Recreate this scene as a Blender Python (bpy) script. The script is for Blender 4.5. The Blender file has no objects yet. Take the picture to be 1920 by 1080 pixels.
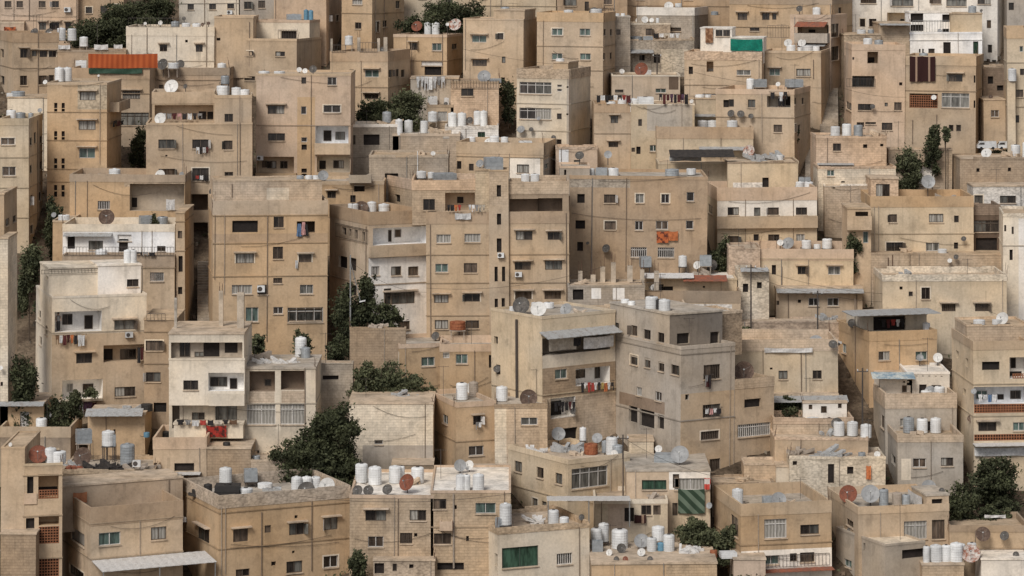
import bpy, math, random
import numpy as np
from mathutils import Vector, Matrix
R = math.radians
rng = random.Random(11)
C = bpy.context.scene.collection
scene = bpy.context.scene

# ---------------------------------------------------------------- camera
F = 5646.0          # focal length measured in 1920-wide picture units
HY = -120.0         # eye level in the same units
cam = bpy.data.cameras.new('camera'); camo = bpy.data.objects.new('camera', cam); C.objects.link(camo)
cam.sensor_width = 36; cam.lens = 36 * F / 1920; cam.shift_y = -(540 - HY) / 1920
camo.rotation_euler = (R(90), 0, 0); cam.clip_start = 1; cam.clip_end = 6000
scene.camera = camo
scene.view_settings.view_transform = 'Standard'; scene.view_settings.look = 'None'; scene.view_settings.exposure = 0

# ---------------------------------------------------------------- light
w = bpy.data.worlds.new('World'); scene.world = w; w.use_nodes = True
nt = w.node_tree; bg = nt.nodes['Background']
sky = nt.nodes.new('ShaderNodeTexSky'); sky.sky_type = 'NISHITA'; sky.sun_disc = False
SUN_EL, SUN_AZ = 44, -25      # azimuth measured from the viewer's back, negative = left
sky.sun_elevation = R(SUN_EL); sky.sun_rotation = R(180 - SUN_AZ) ; sky.dust_density = 1.5; sky.air_density = 1.0
hs = nt.nodes.new('ShaderNodeHueSaturation'); hs.inputs['Saturation'].default_value = 0.22
tn = nt.nodes.new('ShaderNodeMix'); tn.data_type = 'RGBA'; tn.blend_type = 'MULTIPLY'; tn.inputs[0].default_value = 1
tn.inputs[7].default_value = (1.0, 1.0, 1.04, 1)
nt.links.new(sky.outputs[0], hs.inputs['Color']); nt.links.new(hs.outputs[0], tn.inputs[6]); nt.links.new(tn.outputs[2], bg.inputs[0])
bg.inputs[1].default_value = 0.102
sl = bpy.data.lights.new('sun', 'SUN'); sl.energy = 2.5; sl.angle = R(20); sl.color = (1.0, 0.955, 0.90)
so = bpy.data.objects.new('sun', sl); C.objects.link(so)
sd = Vector((math.sin(R(SUN_AZ)) * math.cos(R(SUN_EL)), -math.cos(R(SUN_AZ)) * math.cos(R(SUN_EL)), math.sin(R(SUN_EL))))
so.rotation_euler = sd.to_track_quat('Z', 'Y').to_euler()

# ---------------------------------------------------------------- terrain
SL = 0.425; Z0 = -53.1; Y0 = 250.0
def ter(Y): return Z0 + (Y - Y0) * SL
def yter(py):
    a = (py - HY) / F
    return (SL * Y0 - Z0) / (SL + a)
def pt(px, py, Y): return Vector(((px - 960) / F * Y, Y, -(py - HY) / F * Y))

# ---------------------------------------------------------------- materials
MATS = {}
def node(nt, t, **k):
    n = nt.nodes.new(t)
    for a, b in k.items(): setattr(n, a, b)
    return n
def mat(name, rough=0.9, metal=0.0, spec=0.3):
    m = bpy.data.materials.new(name); m.use_nodes = True
    p = m.node_tree.nodes['Principled BSDF']
    p.inputs['Roughness'].default_value = rough; p.inputs['Metallic'].default_value = metal
    p.inputs['Specular IOR Level'].default_value = spec
    MATS[name] = m
    return m, m.node_tree, p
def mixc(nt, mode, fac, a, b):
    n = nt.nodes.new('ShaderNodeMix'); n.data_type = 'RGBA'; n.blend_type = mode
    for s, v in ((0, fac), (6, a), (7, b)):
        if hasattr(v, 'links'): nt.links.new(v, n.inputs[s])
        elif isinstance(v, (int, float)): n.inputs[s].default_value = v
        else: n.inputs[s].default_value = (*v, 1) if len(v) == 3 else v
    return n.outputs[2]
def noise(nt, vec, scale, detail=4, rough=0.55):
    n = nt.nodes.new('ShaderNodeTexNoise'); n.inputs['Scale'].default_value = scale
    n.inputs['Detail'].default_value = detail; n.inputs['Roughness'].default_value = rough
    nt.links.new(vec, n.inputs['Vector']); return n.outputs['Fac']
def ramp(nt, fac, stops):
    n = nt.nodes.new('ShaderNodeValToRGB'); e = n.color_ramp.elements
    while len(e) < len(stops): e.new(0.5)
    for i, (p, c) in enumerate(stops):
        e[i].position = p; e[i].color = (c, c, c, 1) if isinstance(c, (int, float)) else (*c, 1)
    nt.links.new(fac, n.inputs[0]); return n.outputs[0]
def mapped(nt, vec, sc, loc=(0, 0, 0)):
    n = nt.nodes.new('ShaderNodeMapping'); n.inputs['Scale'].default_value = sc; n.inputs['Location'].default_value = loc
    nt.links.new(vec, n.inputs[0]); return n.outputs[0]

def wall_mat(name, kind):
    m, nt, p = mat(name, 0.92, spec=0.15)
    att = node(nt, 'ShaderNodeAttribute', attribute_name='Col').outputs['Color']
    uv = node(nt, 'ShaderNodeUVMap', uv_map='UV').outputs[0]
    pos = nt.nodes.new('ShaderNodeNewGeometry').outputs['Position']
    col = att
    big = ramp(nt, noise(nt, mapped(nt, pos, (1, 1, 1)), 0.33, 5, 0.6), [(0.3, 0.80), (0.5, 1.0), (0.7, 1.12)])
    col = mixc(nt, 'MULTIPLY', 1.0, col, big)
    patch = ramp(nt, noise(nt, pos, 0.9, 6, 0.7), [(0.35, 0.74), (0.47, 1.0), (0.62, 1.0), (0.74, 1.14)])
    col = mixc(nt, 'MULTIPLY', 0.7, col, patch)
    streak = ramp(nt, noise(nt, mapped(nt, pos, (2.2, 2.2, 0.16)), 1.0, 5, 0.65), [(0.34, 0.62), (0.45, 0.97), (0.7, 1.05)])
    col = mixc(nt, 'MULTIPLY', 0.38, col, streak)
    # warm/cool drift
    drift = ramp(nt, noise(nt, pos, 0.16, 2), [(0.35, (1.05, 1.0, 0.92)), (0.65, (0.96, 1.0, 1.05))])
    col = mixc(nt, 'MULTIPLY', 0.8, col, drift)
    grain = ramp(nt, noise(nt, pos, 5.0, 3, 0.7), [(0.3, 0.88), (0.7, 1.1)])
    col = mixc(nt, 'MULTIPLY', 0.8, col, grain)
    hgt = grain
    if kind == 'k':
        b = nt.nodes.new('ShaderNodeTexBrick'); nt.links.new(uv, b.inputs['Vector'])
        b.inputs['Scale'].default_value = 1.0; b.inputs['Brick Width'].default_value = 0.46; b.inputs['Row Height'].default_value = 0.235
        b.inputs['Mortar Size'].default_value = 0.022; b.inputs['Mortar Smooth'].default_value = 0.3; b.inputs['Bias'].default_value = 0
        b.inputs['Color1'].default_value = (0.88, 0.87, 0.86, 1); b.inputs['Color2'].default_value = (1.1, 1.08, 1.05, 1)
        b.inputs['Mortar'].default_value = (0.72, 0.69, 0.66, 1)
        col = mixc(nt, 'MULTIPLY', 0.45, col, b.outputs['Color'])
        blot = ramp(nt, noise(nt, pos, 1.7, 4, 0.7), [(0.35, 0.72), (0.6, 1.08)])
        col = mixc(nt, 'MULTIPLY', 0.6, col, blot)
        hgt = b.outputs['Fac']
    if kind == 'r':
        v = nt.nodes.new('ShaderNodeTexVoronoi'); v.inputs['Scale'].default_value = 3.6; nt.links.new(mapped(nt, pos, (1, 1, 1.5)), v.inputs['Vector'])
        s = ramp(nt, v.outputs['Distance'], [(0.1, 1.12), (0.5, 0.95), (0.75, 0.5)])
        col = mixc(nt, 'MULTIPLY', 0.5, col, s)
        blot = ramp(nt, noise(nt, pos, 1.1, 6, 0.75), [(0.35, 0.62), (0.62, 1.12)])
        col = mixc(nt, 'MULTIPLY', 0.7, col, blot); hgt = s
    if kind == 'q':      # roof / weathered concrete
        blot = ramp(nt, noise(nt, pos, 0.8, 6, 0.72), [(0.33, 0.50), (0.5, 0.95), (0.68, 1.25)])
        col = mixc(nt, 'MULTIPLY', 0.8, col, blot)
    nt.links.new(col, p.inputs['Base Color'])
    bp = nt.nodes.new('ShaderNodeBump'); bp.inputs['Strength'].default_value = 0.5; bp.inputs['Distance'].default_value = 0.05
    nt.links.new(hgt, bp.inputs['Height']); nt.links.new(bp.outputs[0], p.inputs['Normal'])
    return m
WM = [wall_mat('plaster_wall', 'p'), wall_mat('block_wall', 'k'), wall_mat('rubble_wall', 'r'), wall_mat('weathered_concrete', 'q')]
TEX = {'p': 0, 'k': 1, 'r': 2, 'q': 3}

def simple(name, col, rough=0.6, metal=0.0, var=0.25, scale=3.0, spec=0.4):
    m, nt, p = mat(name, rough, metal, spec)
    pos = nt.nodes.new('ShaderNodeNewGeometry').outputs['Position']
    n = ramp(nt, noise(nt, pos, scale, 4, 0.65), [(0.3, 1 - var), (0.7, 1 + var * 0.6)])
    oi = nt.nodes.new('ShaderNodeObjectInfo').outputs['Random']
    r = ramp(nt, oi, [(0, 1 - var * 0.7), (1, 1 + var * 0.4)])
    c = mixc(nt, 'MULTIPLY', 1.0, col, n); c = mixc(nt, 'MULTIPLY', 1.0, c, r)
    nt.links.new(c, p.inputs['Base Color'])
    return m
def rusty(name, a, b, t=0.5, rough=0.7, scale=2.5, metal=0.0):
    m, nt, p = mat(name, rough, metal)
    pos = nt.nodes.new('ShaderNodeNewGeometry').outputs['Position']
    f = ramp(nt, noise(nt, pos, scale, 6, 0.7), [(t - 0.08, 0.0), (t + 0.08, 1.0)])
    c = mixc(nt, 'MIX', f, a, b)
    g = ramp(nt, noise(nt, pos, 7, 3), [(0.3, 0.75), (0.7, 1.15)])
    nt.links.new(mixc(nt, 'MULTIPLY', 0.9, c, g), p.inputs['Base Color'])
    return m
simple('frame_white', (0.56, 0.53, 0.49), 0.5)
simple('frame_brown', (0.10, 0.075, 0.055), 0.6)
simple('frame_green', (0.05, 0.075, 0.055), 0.6)
simple('metal_dark', (0.07, 0.058, 0.05), 0.6)
simple('pipe_brown', (0.20, 0.15, 0.11), 0.6); simple('metal_grey', (0.27, 0.27, 0.26), 0.5, 0.3)
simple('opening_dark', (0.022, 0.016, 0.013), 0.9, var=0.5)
def glass(name, col, rough=0.12):
    m, nt, p = mat(name, rough, 0, 0.6)
    pos = nt.nodes.new('ShaderNodeNewGeometry').outputs['Position']
    oi = nt.nodes.new('ShaderNodeObjectInfo').outputs['Random']
    n = ramp(nt, noise(nt, mapped(nt, pos, (2.5, 2.5, 0.5)), 1.3, 3), [(0.35, 0.45), (0.65, 1.5)])
    r = ramp(nt, oi, [(0, 0.55), (1, 1.4)])
    c = mixc(nt, 'MULTIPLY', 1.0, mixc(nt, 'MULTIPLY', 1, col, n), r)
    nt.links.new(c, p.inputs['Base Color']); return m
glass('glass_dark', (0.032, 0.026, 0.022)); glass('glass_brown', (0.085, 0.062, 0.045))
glass('glass_grey', (0.13, 0.125, 0.11)); glass('glass_green', (0.085, 0.12, 0.105)); glass('glass_deepgreen', (0.03, 0.06, 0.04))
def curtain(name, a, b):
    m, nt, p = mat(name, 0.35, 0, 0.4)
    uv = node(nt, 'ShaderNodeUVMap', uv_map='UV').outputs[0]
    wv = nt.nodes.new('ShaderNodeTexWave'); wv.inputs['Scale'].default_value = 1.1; wv.inputs['Distortion'].default_value = 3; wv.inputs['Detail'].default_value = 2
    nt.links.new(uv, wv.inputs['Vector'])
    nt.links.new(mixc(nt, 'MIX', wv.outputs['Fac'], a, b), p.inputs['Base Color']); return m
curtain('curtain_pale', (0.20, 0.185, 0.16), (0.36, 0.34, 0.30))
simple('tank_white', (0.66, 0.66, 0.645), 0.5, var=0.25, scale=1.2)
simple('tank_grey', (0.33, 0.35, 0.36), 0.45, 0.2)
simple('tank_black', (0.03, 0.027, 0.025), 0.6)
simple('tank_blue', (0.12, 0.25, 0.34), 0.5)
simple('tank_tan', (0.36, 0.30, 0.24), 0.6)
rusty('tank_rust', (0.20, 0.055, 0.025), (0.30, 0.11, 0.05), 0.45)
rusty('dish_dark', (0.075, 0.068, 0.06), (0.13, 0.115, 0.10), 0.55)
rusty('dish_brown', (0.085, 0.052, 0.036), (0.16, 0.11, 0.08), 0.55)
rusty('dish_rust', (0.20, 0.065, 0.035), (0.13, 0.05, 0.03), 0.55)
simple('dish_white', (0.62, 0.60, 0.56), 0.5, var=0.2)
simple('dish_grey', (0.27, 0.27, 0.265), 0.5)
rusty('dish_pale_rust', (0.52, 0.47, 0.42), (0.25, 0.09, 0.05), 0.52)
rusty('sheet_grey', (0.34, 0.34, 0.33), (0.22, 0.18, 0.15), 0.6)
rusty('sheet_white', (0.56, 0.54, 0.51), (0.45, 0.41, 0.37), 0.6)
rusty('sheet_rust', (0.30, 0.095, 0.05), (0.20, 0.09, 0.06), 0.5)
rusty('sheet_paint', (0.50, 0.52, 0.48), (0.20, 0.28, 0.34), 0.5, scale=0.9)
rusty('sheet_black', (0.025, 0.022, 0.02), (0.05, 0.042, 0.036), 0.5)
rusty('sheet_green', (0.018, 0.05, 0.028), (0.03, 0.065, 0.04), 0.5)
rusty('tarp_teal', (0.0, 0.17, 0.115), (0.0, 0.13, 0.09), 0.5)

simple('lattice_clay', (0.30, 0.125, 0.06), 0.9)
simple('bark', (0.09, 0.065, 0.045), 0.95)
simple('soil', (0.12, 0.09, 0.06), 0.95)
simple('rebar', (0.12, 0.07, 0.045), 0.8)
simple('car_white', (0.62, 0.62, 0.61), 0.3); simple('car_silver', (0.36, 0.37, 0.38), 0.3, 0.4); simple('car_dark', (0.05, 0.055, 0.06), 0.3)
simple('tyre', (0.02, 0.02, 0.02), 0.9); simple('skin', (0.36, 0.22, 0.15), 0.6); simple('hair', (0.02, 0.014, 0.01), 0.7)
simple('graffiti', (0.05, 0.04, 0.035), 0.9)
CLOTH = dict(r=('red', (0.32, 0.045, 0.035)), w=('white', (0.62, 0.61, 0.59)), k=('black', (0.025, 0.022, 0.022)), b=('blue', (0.10, 0.16, 0.26)),
             m=('maroon', (0.085, 0.022, 0.02)), o=('orange', (0.44, 0.14, 0.05)), g=('grey', (0.22, 0.21, 0.20)), n=('brown', (0.16, 0.09, 0.05)),
             p=('pink', (0.50, 0.27, 0.25)), u=('purple', (0.10, 0.05, 0.08)), y=('yellow', (0.50, 0.36, 0.12)), t=('beige', (0.42, 0.37, 0.30)))
for k, (n_, c_) in CLOTH.items(): simple('cloth_' + n_, c_, 0.95, var=0.35, scale=4)
# patterned cloths, and fabric with fold shading painted in
def pattern(name, a, b, kind):
    m, nt, p = mat(name, 0.95)
    uv = node(nt, 'ShaderNodeUVMap', uv_map='UV').outputs[0]
    if kind == 'stripe':
        wv = nt.nodes.new('ShaderNodeTexWave'); wv.bands_direction = 'DIAGONAL'; wv.inputs['Scale'].default_value = 0.62
        nt.links.new(uv, wv.inputs['Vector']); f = ramp(nt, wv.outputs['Fac'], [(0.45, 0.0), (0.55, 1.0)])
    elif kind == 'vstripe':
        wv = nt.nodes.new('ShaderNodeTexWave'); wv.inputs['Scale'].default_value = 0.22
        nt.links.new(uv, wv.inputs['Vector']); f = ramp(nt, wv.outputs['Fac'], [(0.93, 0.0), (0.97, 1.0)])
    elif kind == 'fold_shading':  # light and shade of hanging folds painted as wavy colour bands
        wv = nt.nodes.new('ShaderNodeTexWave'); wv.inputs['Scale'].default_value = 0.55; wv.inputs['Distortion'].default_value = 5; wv.inputs['Detail'].default_value = 3; wv.inputs['Detail Scale'].default_value = .6
        nt.links.new(mapped(nt, uv, (1, .25, 1)), wv.inputs['Vector']); f = wv.outputs['Fac']
    elif kind == 'check':
        wv = nt.nodes.new('ShaderNodeTexChecker'); wv.inputs['Scale'].default_value = 2.2; nt.links.new(uv, wv.inputs['Vector']); f = wv.outputs['Fac']
    else:
        f = ramp(nt, noise(nt, uv, 2.3, 3), [(0.47, 0.0), (0.55, 1.0)])
    nt.links.new(mixc(nt, 'MIX', f, a, b), p.inputs['Base Color'])
pattern('fence_orange', (0.40, 0.095, 0.028), (0.29, 0.060, 0.018), 'fold_shading')
pattern('cloth_green_striped', (0.03, 0.05, 0.03), (0.12, 0.155, 0.11), 'stripe')
pattern('cloth_maroon_striped', (0.030, 0.010, 0.009), (0.30, 0.20, 0.14), 'vstripe')
pattern('cloth_orange_patterned', (0.42, 0.115, 0.04), (0.10, 0.03, 0.02), 'blob')
pattern('cloth_red_patterned', (0.30, 0.03, 0.02), (0.06, 0.02, 0.015), 'blob')
pattern('cloth_red_checked', (0.50, 0.07, 0.05), (0.55, 0.50, 0.45), 'check')
pattern('cloth_brown_patterned', (0.17, 0.08, 0.04), (0.32, 0.18, 0.10), 'blob')

PAL = dict(t=(0.485, 0.369, 0.254), T=(0.418, 0.304, 0.203), y=(0.545, 0.436, 0.305), c=(0.66, 0.565, 0.44), w=(0.76, 0.69, 0.60),
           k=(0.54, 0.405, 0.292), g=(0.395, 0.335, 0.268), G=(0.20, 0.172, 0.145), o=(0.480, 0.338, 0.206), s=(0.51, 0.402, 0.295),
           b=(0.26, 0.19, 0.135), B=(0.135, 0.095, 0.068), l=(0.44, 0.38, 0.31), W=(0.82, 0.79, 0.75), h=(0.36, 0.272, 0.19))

# ---------------------------------------------------------------- mesh collecting
class MB:
    def __init__(s): s.v = []; s.f = []; s.uv = []; s.c = []; s.m = []
    def quad(s, P, col=(.5, .5, .5), m=0, uv=None):
        i = len(s.v); s.v += [tuple(p) for p in P]; n = len(P); s.f.append(tuple(range(i, i + n)))
        if uv is None:
            a, b = Vector(P[0]), Vector(P[1]); e = (b - a); L = e.length or 1; e = e / L
            nrm = (Vector(P[2]) - a).cross(e); nrm = nrm.normalized() if nrm.length else Vector((0, 0, 1)); g = e.cross(nrm)
            uv = [((Vector(p) - a).dot(e) + a.x, (Vector(p) - a).dot(g) + a.z) for p in P]
        s.uv += uv; s.c += [(*col, 1)] * n; s.m.append(m)
    def box(s, o, a, b, c, col=(.5, .5, .5), m=0):       # corner + three edge vectors
        o, a, b, c = Vector(o), Vector(a), Vector(b), Vector(c)
        if a.cross(b).dot(c) < 0: a, b = b, a
        q = s.quad
        q([o, o + b, o + a + b, o + a], col, m); q([o + c, o + a + c, o + a + b + c, o + b + c], col, m)
        q([o, o + a, o + a + c, o + c], col, m); q([o + a, o + a + b, o + a + b + c, o + a + c], col, m)
        q([o + a + b, o + b, o + b + c, o + a + b + c], col, m); q([o + b, o, o + c, o + b + c], col, m)
    def bar(s, p, q, r, n=5, col=(.5, .5, .5), m=0, r2=None):
        p, q = Vector(p), Vector(q); d = (q - p).normalized(); r2 = r if r2 is None else r2
        a = d.orthogonal().normalized(); b = d.cross(a)
        R1 = [p + (a * math.cos(t) + b * math.sin(t)) * r for t in [6.2832 * i / n for i in range(n)]]
        R2 = [q + (a * math.cos(t) + b * math.sin(t)) * r2 for t in [6.2832 * i / n for i in range(n)]]
        for i in range(n): j = (i + 1) % n; s.quad([R1[i], R1[j], R2[j], R2[i]], col, m)
        s.quad(R2, col, m); s.quad(R1[::-1], col, m)
    def build(s, name, mats, parent=None, org=(0, 0, 0), smooth=False):
        me = bpy.data.meshes.new(name); o = Vector(org)
        me.from_pydata([(v[0] - o.x, v[1] - o.y, v[2] - o.z) for v in s.v], [], s.f)
        u = me.uv_layers.new(name='UV'); u.data.foreach_set('uv', [x for p in s.uv for x in p])
        ca = me.color_attributes.new('Col', 'FLOAT_COLOR', 'CORNER'); ca.data.foreach_set('color', [x for p in s.c for x in p])
        if not isinstance(mats, (list, tuple)): mats = [mats]
        for m in mats: me.materials.append(MATS[m] if isinstance(m, str) else m)
        me.polygons.foreach_set('material_index', s.m)
        if smooth: me.polygons.foreach_set('use_smooth', [True] * len(s.f))
        me.update()
        ob = bpy.data.objects.new(name, me); C.objects.link(ob)
        if parent: ob.parent = parent
        else: ob.location = o
        return ob
def tag(o, label=None, cat=None, group=None, kind=None):
    for k, v in (('label', label), ('category', cat), ('group', group), ('kind', kind)):
        if v: o[k] = v
    return o
def empty(name, loc):
    o = bpy.data.objects.new(name, None); C.objects.link(o); o.location = loc; o.empty_display_size = 0.5; return o
def copyof(o, parent=None):
    c = o.copy(); C.objects.link(c)
    if parent: c.parent = parent
    return c
def lathe(prof, n=14):
    mb = MB()
    for (r0, z0), (r1, z1) in zip(prof, prof[1:]):
        for i in range(n):
            a, b = 6.28319 * i / n, 6.28319 * (i + 1) / n
            P = [(r0 * math.cos(a), r0 * math.sin(a), z0), (r0 * math.cos(b), r0 * math.sin(b), z0), (r1 * math.cos(b), r1 * math.sin(b), z1), (r1 * math.cos(a), r1 * math.sin(a), z1)]
            if r0 < 1e-4: P = [P[0], P[2], P[3]]
            elif r1 < 1e-4: P = P[:3]
            mb.quad(P)
    return mb
# ---------------------------------------------------------------- blocks and walls
def jit(c, k=0.10): f = 1 + rng.uniform(-k, k * .8); h = rng.uniform(-.035, .05); return (c[0] * f, c[1] * f * (1 + h * .35), c[2] * f * (1 + h))
class Wall:
    def __init__(s, O, D, N, L, z0, z1): s.O, s.D, s.N, s.L, s.z0, s.z1 = O, D, N, L, z0, z1; s.h = []; s.p = []; s.log = []; s.st = []
    def P(s, u, dep, z): q = s.O + s.D * u - s.N * dep; return Vector((q.x, q.y, z))
    def hit(s, px):        # distance along the wall and depth from the viewer for a sight line
        d = Vector(((px - 960) / F, 1.0)); t = s.O.dot(s.N) / d.dot(s.N); q = d * t
        return (q - s.O).dot(s.D), t
    def rect(s, x, y, w_, h_):
        a, ta = s.hit(x - w_ / 2); b, tb = s.hit(x + w_ / 2); t = (ta + tb) / 2
        if a > b: a, b = b, a
        return a, b, -(y + h_ / 2 - HY) / F * t, -(y - h_ / 2 - HY) / F * t, t
class Block:
    def __init__(s, P, phi, wd, d, z0, z1, zr, side):
        s.P, s.phi, s.w, s.d, s.z0, s.z1, s.zr, s.side = P, phi, wd, d, z0, z1, zr, side
        s.u = Vector((math.cos(phi), math.sin(phi))); s.v = Vector((-math.sin(phi), math.cos(phi)))
        A, B_ = P, P + s.u * wd; Dk, E = A + s.v * d, B_ + s.v * d
        s.front = Wall(A, s.u, -s.v, wd, z0, zr); s.left = Wall(A, s.v, -s.u, d, z0, zr)
        s.right = Wall(B_, s.v, s.u, d, z0, zr); s.back = Wall(Dk, s.u, s.v, wd, z0, zr)
        s.corners = [A, B_, E, Dk]
def wallmesh(mb, W, col, tex, flip):
    for h in W.h:
        if h[1] - h[0] > .35 and rng.random() < .7 and h[4] < .5: W.st.append((h[0] + rng.uniform(0, .2), h[1] - rng.uniform(0, .2), max(W.z0, h[2] - rng.uniform(.5, 1.5)), h[2], rng.uniform(.72, .92)))
    W.st.append((0, W.L, max(W.z0, W.z1 - rng.uniform(.3, .9)), W.z1, rng.uniform(.78, .95)))
    for _ in range(int(W.L / 3)): q = rng.uniform(0, W.L - .3); zt = rng.uniform(W.z0 + 3, W.z1); W.st.append((q, q + rng.uniform(.12, .5), max(W.z0, zt - rng.uniform(1, 3)), zt, rng.uniform(.78, 1.1)))
    us = sorted({0, W.L} | {round(x, 3) for h in W.st for x in h[:2]} | {round(x, 3) for h in W.h for x in h[:2]} | {x for p in W.p for x in p[:2]})
    zs = sorted({W.z0, W.z1} | {round(x, 3) for h in W.st for x in h[2:4]} | {round(x, 3) for h in W.h for x in h[2:4]} | {x for p in W.p for x in p[2:4]})
    us = [x for x in us if -1e-6 <= x <= W.L + 1e-6]; zs = [x for x in zs if W.z0 - 1e-6 <= x <= W.z1 + 1e-6]
    for i in range(len(us) - 1):
        for j in range(len(zs) - 1):
            a, b, c, d = us[i], us[i + 1], zs[j], zs[j + 1]
            if b - a < 1e-4 or d - c < 1e-4: continue
            cu, cz = (a + b) / 2, (c + d) / 2
            if any(h[0] < cu < h[1] and h[2] < cz < h[3] for h in W.h): continue
            cc, tt = col, tex
            for p in W.p:
                if p[0] < cu < p[1] and p[2] < cz < p[3]: cc, tt = p[4], p[5]
            Q = [W.P(a, 0, c), W.P(b, 0, c), W.P(b, 0, d), W.P(a, 0, d)]
            uv = [(a, c), (b, c), (b, d), (a, d)]
            fl = fh = 1.0
            for q in W.st:
                if q[0] < cu < q[1] and q[2] < cz < q[3]:
                    k_ = q[3] - q[2]; fl *= 1 + (q[4] - 1) * (c - q[2]) / k_; fh *= 1 + (q[4] - 1) * (d - q[2]) / k_
            i0 = len(mb.c)
            if flip: Q.reverse(); uv.reverse()
            mb.quad(Q, cc, tt, uv)
            if fl != 1 or fh != 1:
                fs = [fl, fl, fh, fh]
                if flip: fs.reverse()
                mb.c[i0:i0 + 4] = [(cc[0] * f_, cc[1] * f_, cc[2] * f_, 1) for f_ in fs]
    for h in W.h:       # reveals
        a, b, c, d, dep, cc = h
        for q in ([W.P(a, 0, c), W.P(a, dep, c), W.P(a, dep, d), W.P(a, 0, d)], [W.P(b, 0, c), W.P(b, 0, d), W.P(b, dep, d), W.P(b, dep, c)],
                  [W.P(a, 0, c), W.P(b, 0, c), W.P(b, dep, c), W.P(a, dep, c)], [W.P(a, 0, d), W.P(a, dep, d), W.P(b, dep, d), W.P(b, 0, d)]):
            mb.quad(q, cc, tex if dep < 0.5 else 0)
        if dep > 0.5: mb.quad([W.P(a, dep, c), W.P(b, dep, c), W.P(b, dep, d), W.P(a, dep, d)], cc, 0)

def parse_ct(s):         # e.g. 'tk14' -> colour, texture, number
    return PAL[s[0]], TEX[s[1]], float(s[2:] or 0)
class Building:
    def __init__(s, label, x0, x1, yt, yb, side, d, ct, par, roof):
        s.label = label; s.xr = (x0, x1); s.items = []; s.blocks = []
        Y = yter(yb); s.Y = Y; f = F
        xa, xb = (x0 - min(side, 0), x1 - max(side, 0))
        phi = 0.0
        def depth_for(phi):
            c, sn = math.cos(phi), math.sin(phi)
            if side < 0:
                Cx = (xa - 960) / f * Y; v = Vector((-sn, c)); den = -(v.x - v.y * (x0 - 960) / f)
                return (Cx - (x0 - 960) / f * Y) / den if den > 1e-5 else 999
            Cx = (xb - 960) / f * Y; v = Vector((-sn, c)); den = v.x - v.y * (x1 - 960) / f
            return ((x1 - 960) / f * Y - Cx) / den if den > 1e-5 else 999
        if side:
            lo, hi = (-0.2, 1.2) if side < 0 else (-1.2, 0.2)
            for _ in range(40):
                mid = (lo + hi) / 2; dd = depth_for(mid)
                if (dd > d) == (side < 0): lo = mid
                else: hi = mid
            phi = (lo + hi) / 2; d = min(depth_for(phi), 30)
        u = Vector((math.cos(phi), math.sin(phi))); v = Vector((-u.y, u.x))
        if side >= 0 and side != 0:
            Q = Vector(((xb - 960) / f * Y, Y)); N = v
            dr = Vector(((xa - 960) / f, 1)); t = Q.dot(N) / dr.dot(N); P = dr * t; wd = (Q - P).length
        else:
            P = Vector(((xa - 960) / f * Y, Y)); N = v
            dr = Vector(((xb - 960) / f, 1)); t = P.dot(N) / dr.dot(N); wd = (dr * t - P).length
        s.phi = phi; s.side = side; s.xa, s.xb = xa, xb; s.u, s.v = u, v
        z1 = -(yt - HY) / f * Y; zb = ter(Y)
        s.org = Vector((P.x + u.x * wd / 2, P.y + u.y * wd / 2, zb))
        s.root = empty('building', s.org)
        s.kinds = {}
        s.add_block(P, phi, wd, d, zb - 3.0, z1, ct, par, Y, roof)
    def add_block(s, P, phi, wd, d, z0, z1, ct, par, Y, roof):
        col, tex, _ = parse_ct(ct)
        if par == '-': ph = 0.0; pc, ptx = col, tex
        else:
            pc, ptx, n = parse_ct(par); ph = n / F * Y
        b = Block(P, phi, wd, d, z0, z1, z1 - ph, 0); b.off = 0; b.col, b.tex, b.pc, b.ptx, b.ph, b.Y = jit(col), tex, jit(pc), ptx, ph, Y
        b.roof = roof
        s.blocks.append(b); return b
    def extra(s, x0, x1, yt, yb, off, d, ct, par, roof):
        m = s.blocks[0]; O = m.P + s.v * off
        def on(px): dr = Vector(((px - 960) / F, 1)); return dr * (O.dot(s.v) / dr.dot(s.v))
        A, B_ = on(x0), on(x1); Y = (A.y + B_.y) / 2
        z1 = -(yt - HY) / F * Y; z0 = -(yb - HY) / F * Y - (1.2 if off > 0 else 0)
        b = s.add_block(A, s.phi, (B_ - A).length, d, z0, z1, ct, par, Y, roof); b.off = off; return b
    def wall_at(s, px, b=None):
        b = b or s.blocks[-1]
        if b is s.blocks[0]:
            if s.side < 0 and px < s.xa: return b.left
            if s.side > 0 and px > s.xb: return b.right
        else:
            a0 = b.front.hit(px)[0]
            if a0 < -0.05 and s.side < 0: return b.left
            if a0 > b.w + 0.05 and s.side > 0: return b.right
        return b.front
def part(s, mb, name, mats, parent=None):
    o = mb.build(name, mats, parent or s.root, s.org); return o

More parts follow.
